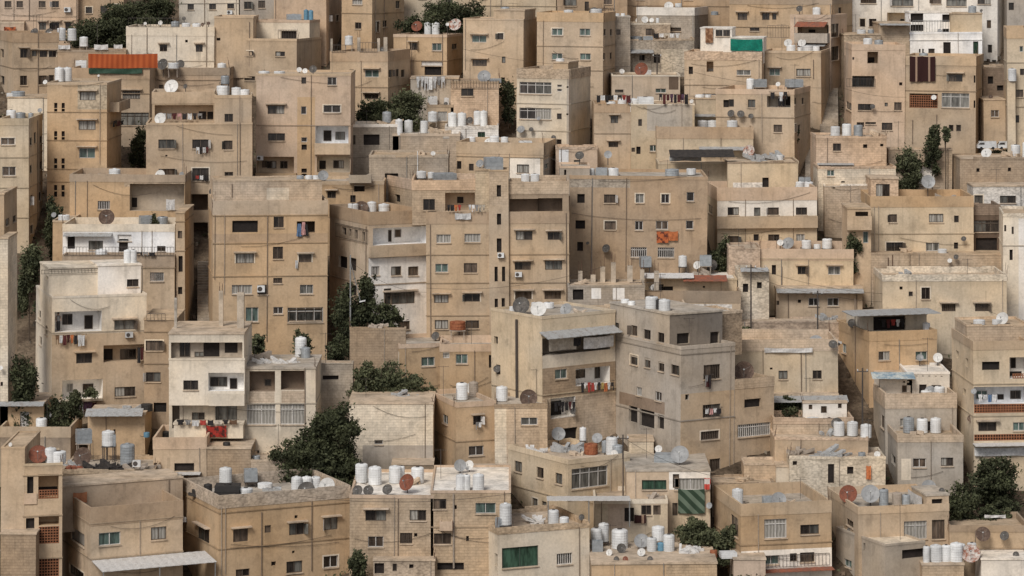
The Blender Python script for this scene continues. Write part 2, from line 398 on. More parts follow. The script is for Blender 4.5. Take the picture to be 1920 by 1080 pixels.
GL = {'n': ('frame_brown', None), 'f': ('frame_white', None), 'g': ('frame_white', 'glass_green'), 'c': ('frame_brown', 'curtain_pale'),
      'C': ('frame_white', 'curtain_pale'), 'G': ('frame_white', None), 'b': ('frame_brown', None), 'e': ('frame_green', 'glass_deepgreen'),
      'd': ('frame_brown', 'opening_dark'), 'k': ('frame_brown', 'opening_dark'), 'h': ('frame_brown', 'opening_dark'), 'W': ('frame_white', 'frame_white'), 'L': ('lattice_clay', 'opening_dark')}
def window(s, kind, x, y, w_, h_):
    fl = kind[1:]; k = kind[0]; b = s.blocks[-1]; W = s.wall_at(x)
    u0, u1, z0, z1, Y = W.rect(x, y, w_, h_)
    u0 = max(u0, 0.05); u1 = min(u1, W.L - 0.05); z1 = min(z1, W.z1 - 0.03); z0 = max(z0, W.z0 + 0.03)
    if u1 - u0 < 0.1 or z1 - z0 < 0.1: return
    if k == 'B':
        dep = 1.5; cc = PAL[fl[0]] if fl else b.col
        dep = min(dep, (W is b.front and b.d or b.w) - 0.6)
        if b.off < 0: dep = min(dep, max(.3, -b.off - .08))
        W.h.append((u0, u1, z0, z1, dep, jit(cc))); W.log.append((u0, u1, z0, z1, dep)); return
    inlog = None
    for L in W.log:
        if L[0] - 0.2 < (u0 + u1) / 2 < L[1] + 0.2 and L[2] - 0.2 < (z0 + z1) / 2 < L[3] + 0.2: inlog = L
    if inlog: base = inlog[4] - 0.07; u0 = max(u0, inlog[0] + 0.03); u1 = min(u1, inlog[1] - 0.03); z0 = max(z0, inlog[2] + 0.02); z1 = min(z1, inlog[3] - 0.05)
    else:
        base = 0.10
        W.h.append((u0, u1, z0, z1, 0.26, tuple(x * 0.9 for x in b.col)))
    fm, gm = GL[k]
    if gm is None: gm = rng.choice(['glass_dark'] * 7 + ['glass_brown'] * 3 + ['glass_grey'] * 2 + (['curtain_pale'] if k in 'fC' else ['glass_brown']) if k not in 'Gb' else ['glass_grey', 'glass_grey', 'glass_dark'])
    t = 0.055 if k != 'W' else 0.03; wd = u1 - u0; hh = z1 - z0
    D3 = Vector((W.D.x, W.D.y, 0)); N3 = Vector((W.N.x, W.N.y, 0)); Z = Vector((0, 0, 1))
    fb = MB(); a, c = 0.004, 0.004; d0 = base + 0.05
    def fbar(ua, ub, za, zb, dd=d0, th=0.05): fb.box(W.P(ua, dd, za), D3 * (ub - ua), N3 * th, Z * (zb - za))
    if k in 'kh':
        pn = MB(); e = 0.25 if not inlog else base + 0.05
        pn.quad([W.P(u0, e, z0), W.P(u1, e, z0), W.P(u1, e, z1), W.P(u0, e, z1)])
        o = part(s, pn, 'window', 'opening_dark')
        if k == 'k' and 'v' not in fl: return
    else:
        if k == 'L':
            n1 = max(2, round(wd / 0.24)); n2 = max(2, round(hh / 0.24))
            for i in range(n1 + 1): q = u0 + (wd - 0.06) * i / n1; fbar(q, q + 0.07, z0, z1, 0.12, 0.12)
            for i in range(n2 + 1): q = z0 + (hh - 0.06) * i / n2; fbar(u0, u1, q, q + 0.07, 0.10, 0.09)
        else:
            fbar(u0 + a, u0 + t, z0 + c, z1 - c); fbar(u1 - t, u1 - a, z0 + c, z1 - c)
            fbar(u0 + t, u1 - t, z0 + c, z0 + t); fbar(u0 + t, u1 - t, z1 - t, z1 - c)
            nm = 0
            if k in 'Gb': nm = max(2, round(wd / 0.85)) - 1
            elif wd > 0.75 and k not in 'dW': nm = 1
            if 'r' in fl: nm = max(3, round(wd / 0.22))
            for i in range(nm):
                q = u0 + wd * (i + 1) / (nm + 1); r_ = 0.022 if 'r' in fl else 0.03; fbar(q - r_, q + r_, z0 + t, z1 - t, d0 - 0.01, 0.045)
            if k in 'Gb' or (hh > 1.5 and k == 'C'): q = z1 - hh * 0.26; fbar(u0 + t, u1 - t, q - 0.03, q + 0.03, d0 - 0.005, 0.05)
        nm_ = 'door' if k == 'd' else ('lattice_screen' if k == 'L' else ('shutter' if k == 'W' else 'window'))
        o = part(s, fb, nm_, fm)
        pn = MB(); e = base + 0.06
        pn.quad([W.P(u0, e, z0), W.P(u1, e, z0), W.P(u1, e, z1), W.P(u0, e, z1)], uv=[(u0, z0), (u1, z0), (u1, z1), (u0, z1)])
        part(s, pn, 'pane' if k != 'L' else 'backing', gm, o)
        if gm == 'glass_dark' and wd > 0.9 and rng.random() < 0.5:
            cn = MB(); q = u0 + wd * rng.choice([0, 0.5]); cn.quad([W.P(q + 0.05, e - 0.015, z0 + 0.06), W.P(q + wd / 2 - 0.05, e - 0.015, z0 + 0.06), W.P(q + wd / 2 - 0.05, e - 0.015, z1 - 0.06), W.P(q + 0.05, e - 0.015, z1 - 0.06)])
            part(s, cn, 'curtain', rng.choice(['curtain_pale', 'glass_brown', 'glass_grey']), o)
    if inlog or k in 'hL': return
    if k == 'n' and wd > .6 and not 'r' in fl and rng.random() < .16:      # a casement leaf left open
        m = MB(); sd = rng.choice([0, 1]); uu = u0 if sd == 0 else u1 - .04; m.box(W.P(uu, -.02, z0 + .05), D3 * .04, N3 * rng.uniform(.25, .45) + D3 * (-.2 if sd == 0 else .2), Z * (hh - .1)); part(s, m, 'casement', rng.choice(['frame_brown', 'frame_white', 'glass_grey']), o)
    if k in 'nfgc' and wd > .6 and rng.random() < .13:       # pale painted surround
        m = MB(); t_ = .11
        for q in ((u0 - t_, u1 + t_, z1, z1 + t_), (u0 - t_, u0, z0, z1), (u1, u1 + t_, z0, z1)): m.box(W.P(q[0], 0, q[2]), D3 * (q[1] - q[0]), N3 * .025, Z * (q[3] - q[2]), PAL['c'], 0)
        part(s, m, 'surround', WM, o)
    if 'v' in fl:
        m = MB(); m.box(W.P(u0 - 0.22, 0.0, z1 + 0.12), D3 * (wd + 0.44), N3 * 0.42, Z * 0.11, jit(PAL['s']), 0); part(s, m, 'lintel', [WM[3]], o)
    elif wd > 0.7:
        m = MB(); m.box(W.P(u0 - 0.05, 0.0, z0 - 0.09), D3 * (wd + 0.1), N3 * 0.1, Z * 0.08, PAL['s'], 0); part(s, m, 'sill', [WM[3]], o)

def finish(s):
    # blocks -> walls, roofs, parapets
    for i, b in enumerate(s.blocks):
        mb = MB()
        wallmesh(mb, b.front, b.col, b.tex, False); wallmesh(mb, b.left, b.col, b.tex, True); wallmesh(mb, b.right, b.col, b.tex, False); wallmesh(mb, b.back, b.col, b.tex, True)
        part(s, mb, 'wall', WM)
        z = b.zr; Q = b.corners
        rf = MB(); rc = PAL[b.roof]
        ov = 0.06 if b.ph == 0 else -0.02
        K = [Q[0] + (-b.u - b.v) * ov, Q[1] + (b.u - b.v) * ov, Q[2] + (b.u + b.v) * ov, Q[3] + (-b.u + b.v) * ov]
        e1 = Vector((K[1] - K[0]).to_3d()); e2 = Vector((K[3] - K[0]).to_3d())
        rf.box(Vector((K[0].x, K[0].y, z - (0.16 if b.ph else 0.0))), e1, e2, Vector((0, 0, 0.17 if b.ph else 0.15)), rc, 3)
        if b.ph == 0: rf.box(Vector((Q[0].x, Q[0].y, z - 0.01)), Vector((0.01, 0, 0)), Vector((0, 0.01, 0)), Vector((0, 0, 0.005)), rc, 3)
        part(s, rf, 'roof', WM)
        if b.ph > 0.05:
            pm = MB(); th = 0.18; zt = b.z1; zl = z - 0.02; U = Vector((b.u.x, b.u.y, 0)); V = Vector((b.v.x, b.v.y, 0))
            A = Vector((Q[0].x, Q[0].y, zl)) - U * 0.03 - V * 0.03; wU = U * (b.w + 0.06); dV = V * (b.d + 0.06); H = zt - zl
            def seg(o, vec, tv, n=1):
                for q in range(n):
                    dh = (rng.uniform(-0.07, 0.05) - (0.22 if rng.random() < .12 else 0)) if b.ptx in (1, 2, 3) else rng.uniform(-.03, .02)
                    pm.box(o + vec * (q / n), vec / n, tv, Vector((0, 0, H + dh)), b.pc, b.ptx)
            n = max(1, int(b.w / 1.3)) if b.ptx in (1, 2, 3) else max(1, int(b.w / 4))
            seg(A, wU, V * th, n); seg(A + dV - V * th, wU, V * th, n)
            seg(A + V * th, dV - V * 2 * th, U * th); seg(A + wU - U * th + V * th, dV - V * 2 * th, U * th)
            part(s, pm, 'parapet', WM)
    b = s.blocks[0]
    if rng.random() < .6 and b.w > 3:          # starter bars left standing at the corners, aerials
        m = MB()
        for q in [rng.choice(b.corners[:3])]:
            if 1:
                c_ = q + b.v * .3 * (1 if q is not b.corners[2] else -1)
                for _ in range(3): m.bar((c_.x + rng.uniform(-.15, .15), c_.y + rng.uniform(-.1, .1), b.zr), (c_.x + rng.uniform(-.25, .25), c_.y, b.z1 + rng.uniform(.4, 1.2)), .02, 3)
        if m.v: part(s, m, 'rebar', 'rebar')
    if rng.random() < .45 and b.w > 3:
        q = b.P + b.u * rng.uniform(.5, b.w - .5) + b.v * rng.uniform(1, b.d - 1) if b.d > 2.2 else b.P + b.u; h_ = rng.uniform(1.5, 3.2); m = MB(); z_ = b.zr; m.bar((q.x, q.y, z_), (q.x, q.y, z_ + h_), .025, 4); m.bar((q.x - .5, q.y, z_ + h_ - .1), (q.x + .5, q.y, z_ + h_ - .1), .015, 3)
        for _ in range(5): x_ = q.x - .45 + .22 * _; m.bar((x_, q.y - .25, z_ + h_ - .1), (x_, q.y + .25, z_ + h_ - .1), .01, 3)
        part(s, m, 'aerial', 'metal_dark')
    for _ in range(rng.choice([0, 1, 1, 2]) if b.w > 4 else 0):        # loose cables across the facade
        W = b.front; z_ = b.zr - rng.choice([.25, 3.1, 3.2, 6.2]) + rng.uniform(-.2, .2); z2 = z_ + rng.uniform(-1.0, 1.0); u0 = rng.uniform(0, W.L * .3); u1 = rng.uniform(W.L * .6, W.L); sg = rng.uniform(.1, .6); m = MB()
        L_ = [W.P(u0 + (u1 - u0) * i / 8, -.09, z_ + (z2 - z_) * i / 8 - sg * 4 * (i / 8) * (1 - i / 8)) for i in range(9)]
        for p_, q_ in zip(L_, L_[1:]): m.bar(p_, q_, .016, 3)
        part(s, m, 'cable', 'metal_dark')
    s.root.rotation_euler = (0, R(rng.uniform(-.5, .5)), 0)
    # automatic drainpipes and cable clutter on the main facade
    b = s.blocks[0]; W = b.front
    if b.w > 4 and s.root.get('pipes', 1):
        for k in range(2 if b.w > 9 else 1):
            for _ in range(12):
                u = rng.uniform(0.15, b.w - 0.15)
                if all(not (h[0] - 0.25 < u < h[1] + 0.25) for h in W.h): break
            else: continue
            m = MB(); m.bar(W.P(u, -0.07, max(W.z0, b.zr - rng.uniform(5, 12))), W.P(u, -0.07, b.zr + 0.1), 0.028)
            part(s, m, 'drainpipe', rng.choice(['tank_tan', 'pipe_brown', 'tank_tan', 'metal_grey']))

def band(s, y, col='b'):
    b = s.blocks[-1]
    for W in {id(b.front): b.front, id(b.left if s.side < 0 else b.right): b.left if s.side < 0 else b.right}.values():
        z = -(y - HY) / F * b.Y
        D3 = Vector((W.D.x, W.D.y, 0)); N3 = Vector((W.N.x, W.N.y, 0)); m = MB()
        m.box(W.P(-0.05, 0, z - 0.05), D3 * (W.L + 0.1), N3 * (0.07 if W is b.front else 0.066), Vector((0, 0, 0.09)), tuple(x * 0.72 for x in b.col), 0)
        part(s, m, 'string_course', WM)
def patch(s, x0, x1, y0, y1, ct):
    W = s.wall_at((x0 + x1) / 2); u0, u1, za, zb, _ = W.rect((x0 + x1) / 2, (y0 + y1) / 2, x1 - x0, y1 - y0); col, tex, _ = parse_ct(ct)
    W.p.append((max(u0, 0), min(u1, W.L), max(za, W.z0), min(zb, W.z1), jit(col), tex))
def balcony(s, x0, x1, y0, y1, ct, proj):
    W = s.wall_at((x0 + x1) / 2); u0, u1, za, zb, Y = W.rect((x0 + x1) / 2, (y0 + y1) / 2, x1 - x0, y1 - y0)
    col, tex, _ = parse_ct(ct); col = jit(col); D3 = Vector((W.D.x, W.D.y, 0)); N3 = Vector((W.N.x, W.N.y, 0)); Z = Vector((0, 0, 1)); m = MB(); t = 0.12
    m.box(W.P(u0, 0, za), D3 * (u1 - u0), N3 * proj, Z * 0.16, col, tex)
    m.box(W.P(u0, -proj + t, za + 0.16), D3 * (u1 - u0), N3 * t, Z * (zb - za - 0.16), col, tex)
    m.box(W.P(u0, 0, za + 0.16), D3 * t, N3 * (proj - t), Z * (zb - za - 0.16), col, tex); m.box(W.P(u1 - t, 0, za + 0.16), D3 * t, N3 * (proj - t), Z * (zb - za - 0.16), col, tex)
    part(s, m, 'balcony', WM)
def awning(s, x0, x1, y, dy, proj, mt, posts=False, name='awning'):
    W = s.wall_at((x0 + x1) / 2); u0, u1, _, _, Y = W.rect((x0 + x1) / 2, y, x1 - x0, 2)
    za = -(y - HY) / F * Y; zb = -(y + dy - HY) / F * (Y - proj); m = MB(); n = max(4, int((u1 - u0) / 0.35))
    for i in range(n):
        a, b_ = u0 + (u1 - u0) * i / n, u0 + (u1 - u0) * (i + 1) / n; h = 0.02 if i % 2 else 0.0; g = 0.02 - h
        m.quad([W.P(a, -proj, zb + h), W.P(b_, -proj, zb + g), W.P(b_, 0, za + g), W.P(a, 0, za + h)]); m.quad([W.P(a, 0, za + h - 0.05), W.P(b_, 0, za + g - 0.05), W.P(b_, -proj, zb + g - 0.05), W.P(a, -proj, zb + h - 0.05)])
        m.quad([W.P(a, -proj, zb + h - 0.05), W.P(b_, -proj, zb + g - 0.05), W.P(b_, -proj, zb + g), W.P(a, -proj, zb + h)])
    o = part(s, m, name, mt)
    if posts:
        pm = MB()
        for q in (u0 + 0.1, (u0 + u1) / 2, u1 - 0.1): pm.bar(W.P(q, -proj + 0.08, zb - posts), W.P(q, -proj + 0.08, zb), 0.05)
        part(s, pm, 'posts', 'metal_grey', o)
def railing(s, x0, x1, y0, y1, mt='metal_dark', off=-0.12):
    W = s.wall_at((x0 + x1) / 2); u0, u1, za, zb, Y = W.rect((x0 + x1) / 2, (y0 + y1) / 2, x1 - x0, y1 - y0); m = MB()
    m.bar(W.P(u0, off, zb), W.P(u1, off, zb), 0.03, 4); m.bar(W.P(u0, off, za), W.P(u1, off, za), 0.025, 4)
    n = max(2, int((u1 - u0) / 0.3))
    for i in range(n + 1): u = u0 + (u1 - u0) * i / n; m.bar(W.P(u, off, za), W.P(u, off, zb), 0.018, 3)
    part(s, m, 'railing', mt)
def pipe(s, x, y0, y1, mt='pipe_brown', r=0.042):
    W = s.wall_at(x); u, t = W.hit(x); m = MB(); m.bar(W.P(u, -r - 0.02, -(y1 - HY) / F * t), W.P(u, -r - 0.02, -(y0 - HY) / F * t), r); part(s, m, 'drainpipe', mt)

# ---- placing things on a roof
def roof_spot(s, x, y, b=None):
    b = b or s.blocks[-1]; dr = Vector(((x - 960) / F, 1.0))
    if y - HY > 3: Y = -b.zr * F / (y - HY)
    else: Y = 1e9
    # clip to the plan of the block
    ys = []
    C4 = b.corners
    for i in range(4):
        p, q = C4[i], C4[(i + 1) % 4]; e = q - p
        den = dr.x * e.y - dr.y * e.x
        if abs(den) < 1e-9: continue
        t = (p.x * e.y - p.y * e.x) / den; k = (dr * t - p).dot(e) / e.length_squared
        if -0.02 <= k <= 1.02: ys.append(t)
    if len(ys) >= 2: lo, hi = min(ys), max(ys)
    else: lo, hi = b.Y, b.Y + b.d
    m = min(0.95, (hi - lo) * 0.3); Y = min(max(Y, lo + m), max(hi - m, lo + m))
    for ob in BL:              # stay clear of taller volumes that stand on the rear of this roof
        for q in ob.blocks:
            if q is b or q.z1 < b.zr + .3: continue
            for _ in range(40):
                e = dr * (Y + .55) - q.P
                if -0.3 < e.dot(q.u) < q.w + .3 and -.2 < e.dot(q.v) < q.d and Y > lo + .45: Y -= .3
                else: break
    return Vector((dr.x * Y, Y, b.zr))

T1 = [(0, 0), (0.44, 0), (0.5, 0.03)] + [(0.5 - (0.012 if i % 2 else 0), 0.08 + i * 0.062) for i in range(13)] + [(0.475, 0.90), (0.40, 0.935), (0.2, 0.95), (0, 0.95)]
T2 = [(0, 0), (0.46, 0), (0.5, 0.04), (0.5, 0.3), (0.475, 0.33), (0.5, 0.36), (0.5, 0.62), (0.475, 0.65), (0.5, 0.68), (0.5, 0.86), (0.46, 0.91), (0.3, 0.94), (0, 0.95)]
tank_mesh = {}
for i, pr in enumerate((T1, T2)):
    o = lathe(pr, 16).build('tank_body', ['tank_white'], smooth=True); tank_mesh[i] = o.data; bpy.data.objects.remove(o)
lo_ = lathe([(0.0, 0.94), (0.15, 0.94), (0.15, 0.99), (0, 0.99)], 10).build('lid', ['frame_brown']); lid_mesh = lo_.data; bpy.data.objects.remove(lo_)
bx = MB(); bx.box((-.5, -.5, 0), (1, 0, 0), (0, 1, 0), (0, 0, .96))
for q in (0.3, 0.63): bx.box((-.515, -.515, q), (1.03, 0, 0), (0, 1.03, 0), (0, 0, .03))
o = bx.build('tank_body', ['tank_white']); tank_mesh['x'] = o.data; bpy.data.objects.remove(o)
def with_mat(me, m, cache={}):
    k = (me.name, m)
    if k not in cache:
        c = me.copy(); c.materials.clear(); c.materials.append(MATS[m]); cache[k] = c
    return cache[k]
TK = dict(w=('white', 'tank_white'), g=('grey', 'tank_grey'), k=('black', 'tank_black'), b=('blue', 'tank_blue'), t=('tan', 'tank_tan'), r=('rust red', 'tank_rust'))
DK = dict(w=('white', 'dish_white'), g=('grey', 'dish_grey'), k=('dark', 'dish_dark'), b=('brown', 'dish_brown'), r=('rusty', 'dish_rust'), p=('rust-flecked pale', 'dish_pale_rust'))
ITEMS = []
def tank(s, x, y, w_, h_, k='w'):
    p = roof_spot(s, x, y); mpp = p.y / F; isbox = k.isupper(); k = k.lower(); adj, m = TK[k]
    zb = -(y - HY) * mpp; ztop = -(y - h_ - HY) * mpp
    base = p.z + 0.02; st = 0
    if zb > base + 0.35: st = zb - base
    zt0 = base + st; H = max(0.45, min(ztop - zt0, 2.7)); D = max(0.4, w_ * mpp)
    t = empty('water_tank', (p.x, p.y, base))
    me = tank_mesh['x'] if isbox else tank_mesh[0 if H > 1.25 * D or rng.random() < 0.5 else 1]
    body = bpy.data.objects.new('body', with_mat(me, m)); C.objects.link(body); body.parent = t; body.scale = (D, D * (0.8 if isbox else 1), H); body.location = (0, 0, st); body.rotation_euler.z = rng.uniform(0, 3) if not isbox else rng.uniform(-.15, .3)
    lid = bpy.data.objects.new('lid', with_mat(lid_mesh, m if rng.random() < 0.6 else 'metal_dark')); C.objects.link(lid); lid.parent = t; lid.scale = (D, D, H * (1.0 if not isbox else 1.02)); lid.location = (0, 0, st)
    if st:
        sm = MB()
        for a in (-1, 1):
            for c in (-1, 1): sm.bar((a * D * .4, c * D * .4, 0), (a * D * .4, c * D * .4, st - 0.05), 0.045, 4)
        sm.box((-D * .5, -D * .5, st - 0.06), (D, 0, 0), (0, D, 0), (0, 0, 0.05)); sm.build('stand', rng.choice(['metal_dark', 'tank_tan']), t)
    pm = MB(); sx = rng.choice([-1, 1]) * D * .5; pm.bar((sx, -.05, H * .15 + st), (sx * 1.25, -.08, H * .15 + st), .025, 4); pm.bar((sx * 1.25, -.08, H * .15 + st), (sx * 1.3, -.1, .03), .025, 4); pm.bar((sx * 1.3, -.1, .04), (sx * 1.3 + rng.uniform(-.8, .8), .5, .04), .025, 4); pm.build('pipe', 'metal_dark', t)
    s.items.append((t, adj + (' box-shaped' if isbox else '') + ' tank', x, 'water tank', 'water tanks on the rooftops', 'on roof of'))
bowl = MB(); NR, NS = 5, 22
for sgn in (1, -1):
    for i in range(NR):
        for j in range(NS):
            a, b_ = 6.28319 * j / NS, 6.28319 * (j + 1) / NS; r0, r1 = 0.5 * i / NR, 0.5 * (i + 1) / NR
            off = -0.012 if sgn < 0 else 0
            P = [(r * math.cos(t), 0.42 * r * r * -1 + off * -1 * -1, r * math.sin(t)) for r, t in ((r0, a), (r0, b_), (r1, b_), (r1, a))]
            P = [(p[0], -p[1], p[2]) for p in P]
            if i == 0: P = [P[0], P[2], P[3]]
            bowl.quad(P if sgn > 0 else P[::-1])
# the bowl opens towards -y: rim is nearer the viewer than the centre
bowl.v = [(x_, -y_, z_) for x_, y_, z_ in bowl.v]
o = bowl.build('bowl', ['dish_white'], smooth=True); bowl_mesh = o.data; bpy.data.objects.remove(o)
am = MB(); am.bar((0, 0, -0.42), (0, -0.46, 0.0), 0.014, 4); am.bar((0.3, -0.05, 0.25), (0, -0.46, 0.0), 0.006, 3); am.bar((-0.3, -0.05, 0.25), (0, -0.46, 0.0), 0.006, 3); am.bar((0, -0.50, 0.0), (0, -0.40, 0), 0.045, 7)
o = am.build('feed_arm', ['metal_grey']); arm_mesh = o.data; bpy.data.objects.remove(o)
def dish(s, x, y, d, k='w', wallm=False):
    adj, m = DK[k]
    if wallm:
        W = s.wall_at(x); u, t_ = W.hit(x); D = d * t_ / F; q = W.P(u, -0.35 - D * 0.3, 0); cz = -(y - HY) / F * q.y; foot = W.P(u, -0.02, cz - D * .2); cen = Vector(((x - 960) / F * q.y, q.y, cz))
    else:
        p = roof_spot(s, x, y + d * 0.62); D = d * p.y / F; cen = Vector((p.x, p.y, max(-(y - HY) / F * p.y, p.z + D * 0.45))); foot = Vector((p.x, p.y + 0.1, p.z))
    t = empty('satellite_dish', foot); c = cen - foot
    b_ = bpy.data.objects.new('bowl', with_mat(bowl_mesh, m)); C.objects.link(b_); b_.parent = t; b_.location = c; b_.scale = (D, D, D)
    e = (R(-rng.uniform(18, 34)), 0, R(rng.uniform(-34, 6))); b_.rotation_euler = e
    if d > 7:
        a_ = bpy.data.objects.new('feed_arm', arm_mesh); C.objects.link(a_); a_.parent = t; a_.location = c; a_.scale = (D, D, D); a_.rotation_euler = e
    mm = MB(); mm.bar((0, 0, 0), (c.x, c.y + 0.12, c.z), 0.045, 5); mm.build('mast', 'metal_dark', t)
    s.items.append((t, adj + ' satellite dish', x, 'satellite dish', 'satellite dishes on the houses', 'on wall of' if wallm else 'on roof of'))
def aircon(s, x, y, w_=12, h_=9):
    W = s.wall_at(x); u0, u1, z0, z1, Y = W.rect(x, y, w_, h_); c = W.P((u0 + u1) / 2, 0, z0); t = empty('air_conditioner', c)
    D3 = Vector((W.D.x, W.D.y, 0)); N3 = Vector((W.N.x, W.N.y, 0)); wd = u1 - u0; hh = z1 - z0; m = MB()
    m.box(-D3 * wd / 2 + N3 * 0.08, D3 * wd, N3 * 0.32, Vector((0, 0, hh))); m.build('casing', 'tank_white', t)
    g = MB(); cc = N3 * 0.41 + Vector((0, 0, hh / 2)) - D3 * wd * 0.15; r_ = hh * 0.38
    P = [cc + D3 * r_ * math.cos(a) + Vector((0, 0, r_ * math.sin(a))) for a in [6.283 * i / 12 for i in range(12)]]; g.quad(P); g.build('fan_grille', 'metal_dark', t)
    b_ = MB()
    for q in (-.4, .4): b_.box(D3 * wd * q + Vector((0, 0, -0.06)), D3 * 0.05, N3 * 0.4, Vector((0, 0, 0.05)))
    b_.build('bracket', 'metal_dark', t)
    s.items.append((t, 'white air conditioner', x, 'air conditioner', 'air conditioners on the facades', 'on wall of'))
def cloth(s, x, y, w_, h_, k, name='hanging_garment', off=0.3, mt=None, adj=None, shape=None, what=None):
    W = s.wall_at(x); u0, u1, z0, z1, Y = W.rect(x, y, w_, h_); m = MB(); nx, nz = max(4, int(w_ / 3)), 6; ph = rng.uniform(0, 6); sh = shape or rng.choice(['shirt', 'sheet', 'trousers', 'sheet', 'shirt'])
    org = W.P((u0 + u1) / 2, -off, z1); G = {}
    for i in range(nx + 1):
        for j in range(nz + 1):
            a = i / nx; c = j / nz; k2 = 1.0
            if sh == 'shirt': k2 = 1.0 if c < 0.35 else 0.66
            if sh == 'dress': k2 = 0.55 + 0.45 * c
            uu = (u0 + u1) / 2 + (a - 0.5) * (u1 - u0) * k2
            zz = z1 - (z1 - z0) * c + 0.03 * math.sin(a * 9 + ph) * c - (0.06 * math.sin(a * math.pi) if sh == 'sheet' and j == 0 else 0)
            dd = -off + 0.07 * math.sin(a * 11 + ph + c * 2) * c
            G[i, j] = (W.P(uu, dd, zz), (a * (u1 - u0), (1 - c) * (z1 - z0)))
    for i in range(nx):
        for j in range(nz):
            if sh == 'trousers' and j > 2 and nx > 3 and abs((i + 0.5) / nx - 0.5) < 0.13: continue
            q = [G[i, j + 1], G[i + 1, j + 1], G[i + 1, j], G[i, j]]; m.quad([p[0] for p in q], uv=[p[1] for p in q])
    nm, _ = CLOTH.get(k, (None, None)); o = m.build(name, mt or 'cloth_' + nm, None, org, smooth=True)
    s.items.append((o, (adj or (nm + ' ' + (what or {'shirt': 'shirt', 'sheet': 'cloth', 'trousers': 'trousers', 'dress': 'dress'}[sh]))), x, 'laundry' if name == 'hanging_garment' else name.split('_')[-1], 'laundry hung out on the houses', 'hanging on'))
def laundry(s, x0, x1, y, h_, cols, off=0.35):
    n = len(cols); st = (x1 - x0) / n
    for i, k in enumerate(cols):
        if k == '.': continue
        hh = h_ * rng.uniform(0.65, 1.1); cloth(s, x0 + st * (i + 0.5), y + hh / 2, st * rng.uniform(0.75, 1.0), hh, k, off=off)
    W = s.wall_at((x0 + x1) / 2); a, ta = W.hit(x0 - 2); b_, tb = W.hit(x1 + 2); z = -(y - HY) / F * (ta + tb) / 2
    m = MB(); m.bar(W.P(a, -off, z), W.P(b_, -off, z), 0.015, 3); m.bar(W.P(a, 0, z), W.P(a, -off, z), 0.02, 3); m.bar(W.P(b_, 0, z), W.P(b_, -off, z), 0.02, 3)
    part(s, m, 'clothes_line', 'metal_dark')
def column(s, x, yt, yb, w_, rebar=True):
    p = roof_spot(s, x, yb); mpp = p.y / F; D = w_ * mpp; zt = -(yt - HY) * mpp; zb = p.z; m = MB()
    m.box((p.x - D / 2, p.y - D / 2, zb), (D, 0, 0), (0, D, 0), (0, 0, max(zt - zb, 0.3)), PAL['l'], 3); o = part(s, m, 'column', WM)
    if rebar:
        r = MB()
        for a in (-.3, .3):
            for c in (-.3, .3): r.bar((p.x + a * D, p.y + c * D, zt - .1), (p.x + a * D * 1.1, p.y + c * D, zt + rng.uniform(0.4, 0.9)), 0.02, 3)
        part(s, r, 'rebar', 'rebar', o)
def junk(s, x, y, w_, h_, mt, name, label):       # low heap of boards / bags on a roof
    p = roof_spot(s, x, y); mpp = p.y / F; wd = w_ * mpp; hh = h_ * mpp; m = MB(); org = Vector((p.x, p.y, p.z))
    for i in range(max(5, int(w_ / 3))):
        L = rng.uniform(0.3, 0.9) * min(wd, 1.6); a = rng.uniform(0, 3.14); c = org + Vector((rng.uniform(-.42, .42) * wd, rng.uniform(-.5, .5), 0.01))
        e = Vector((math.cos(a), math.sin(a) * .5, rng.uniform(-.1, .45))) * L; f_ = Vector((-math.sin(a), math.cos(a), 0)) * rng.uniform(.1, .45)
        m.box(c, e, f_, Vector((0, 0, rng.uniform(.3, 1.0) * hh)), PAL['s'], 3)
    o = m.build(name, mt if mt else WM, None, org); s.items.append((o, label, x, name.replace('_', ' '), None, 'on roof of'))
ORD = ['leftmost', 'second', 'third', 'fourth', 'fifth', 'sixth', 'seventh', 'eighth', 'ninth', 'tenth', 'eleventh', 'twelfth']
def label_items(s):
    by = {}
    for it in s.items: by.setdefault((it[1], it[5]), []).append(it)
    for (adj, where), L in by.items():
        L.sort(key=lambda t: t[2]); n = len(L)
        for i, it in enumerate(L):
            if n == 1: lab = f'{adj} {where} {s.label}'
            elif i == 0: lab = f'leftmost {adj} {where} {s.label}'
            elif i == n - 1: lab = f'rightmost {adj} {where} {s.label}'
            else: lab = f'{ORD[i]} {adj} from left {where} {s.label}'
            tag(it[0], lab, it[3], it[4])
            if len(lab.split()) > 16: print('LONG', lab)

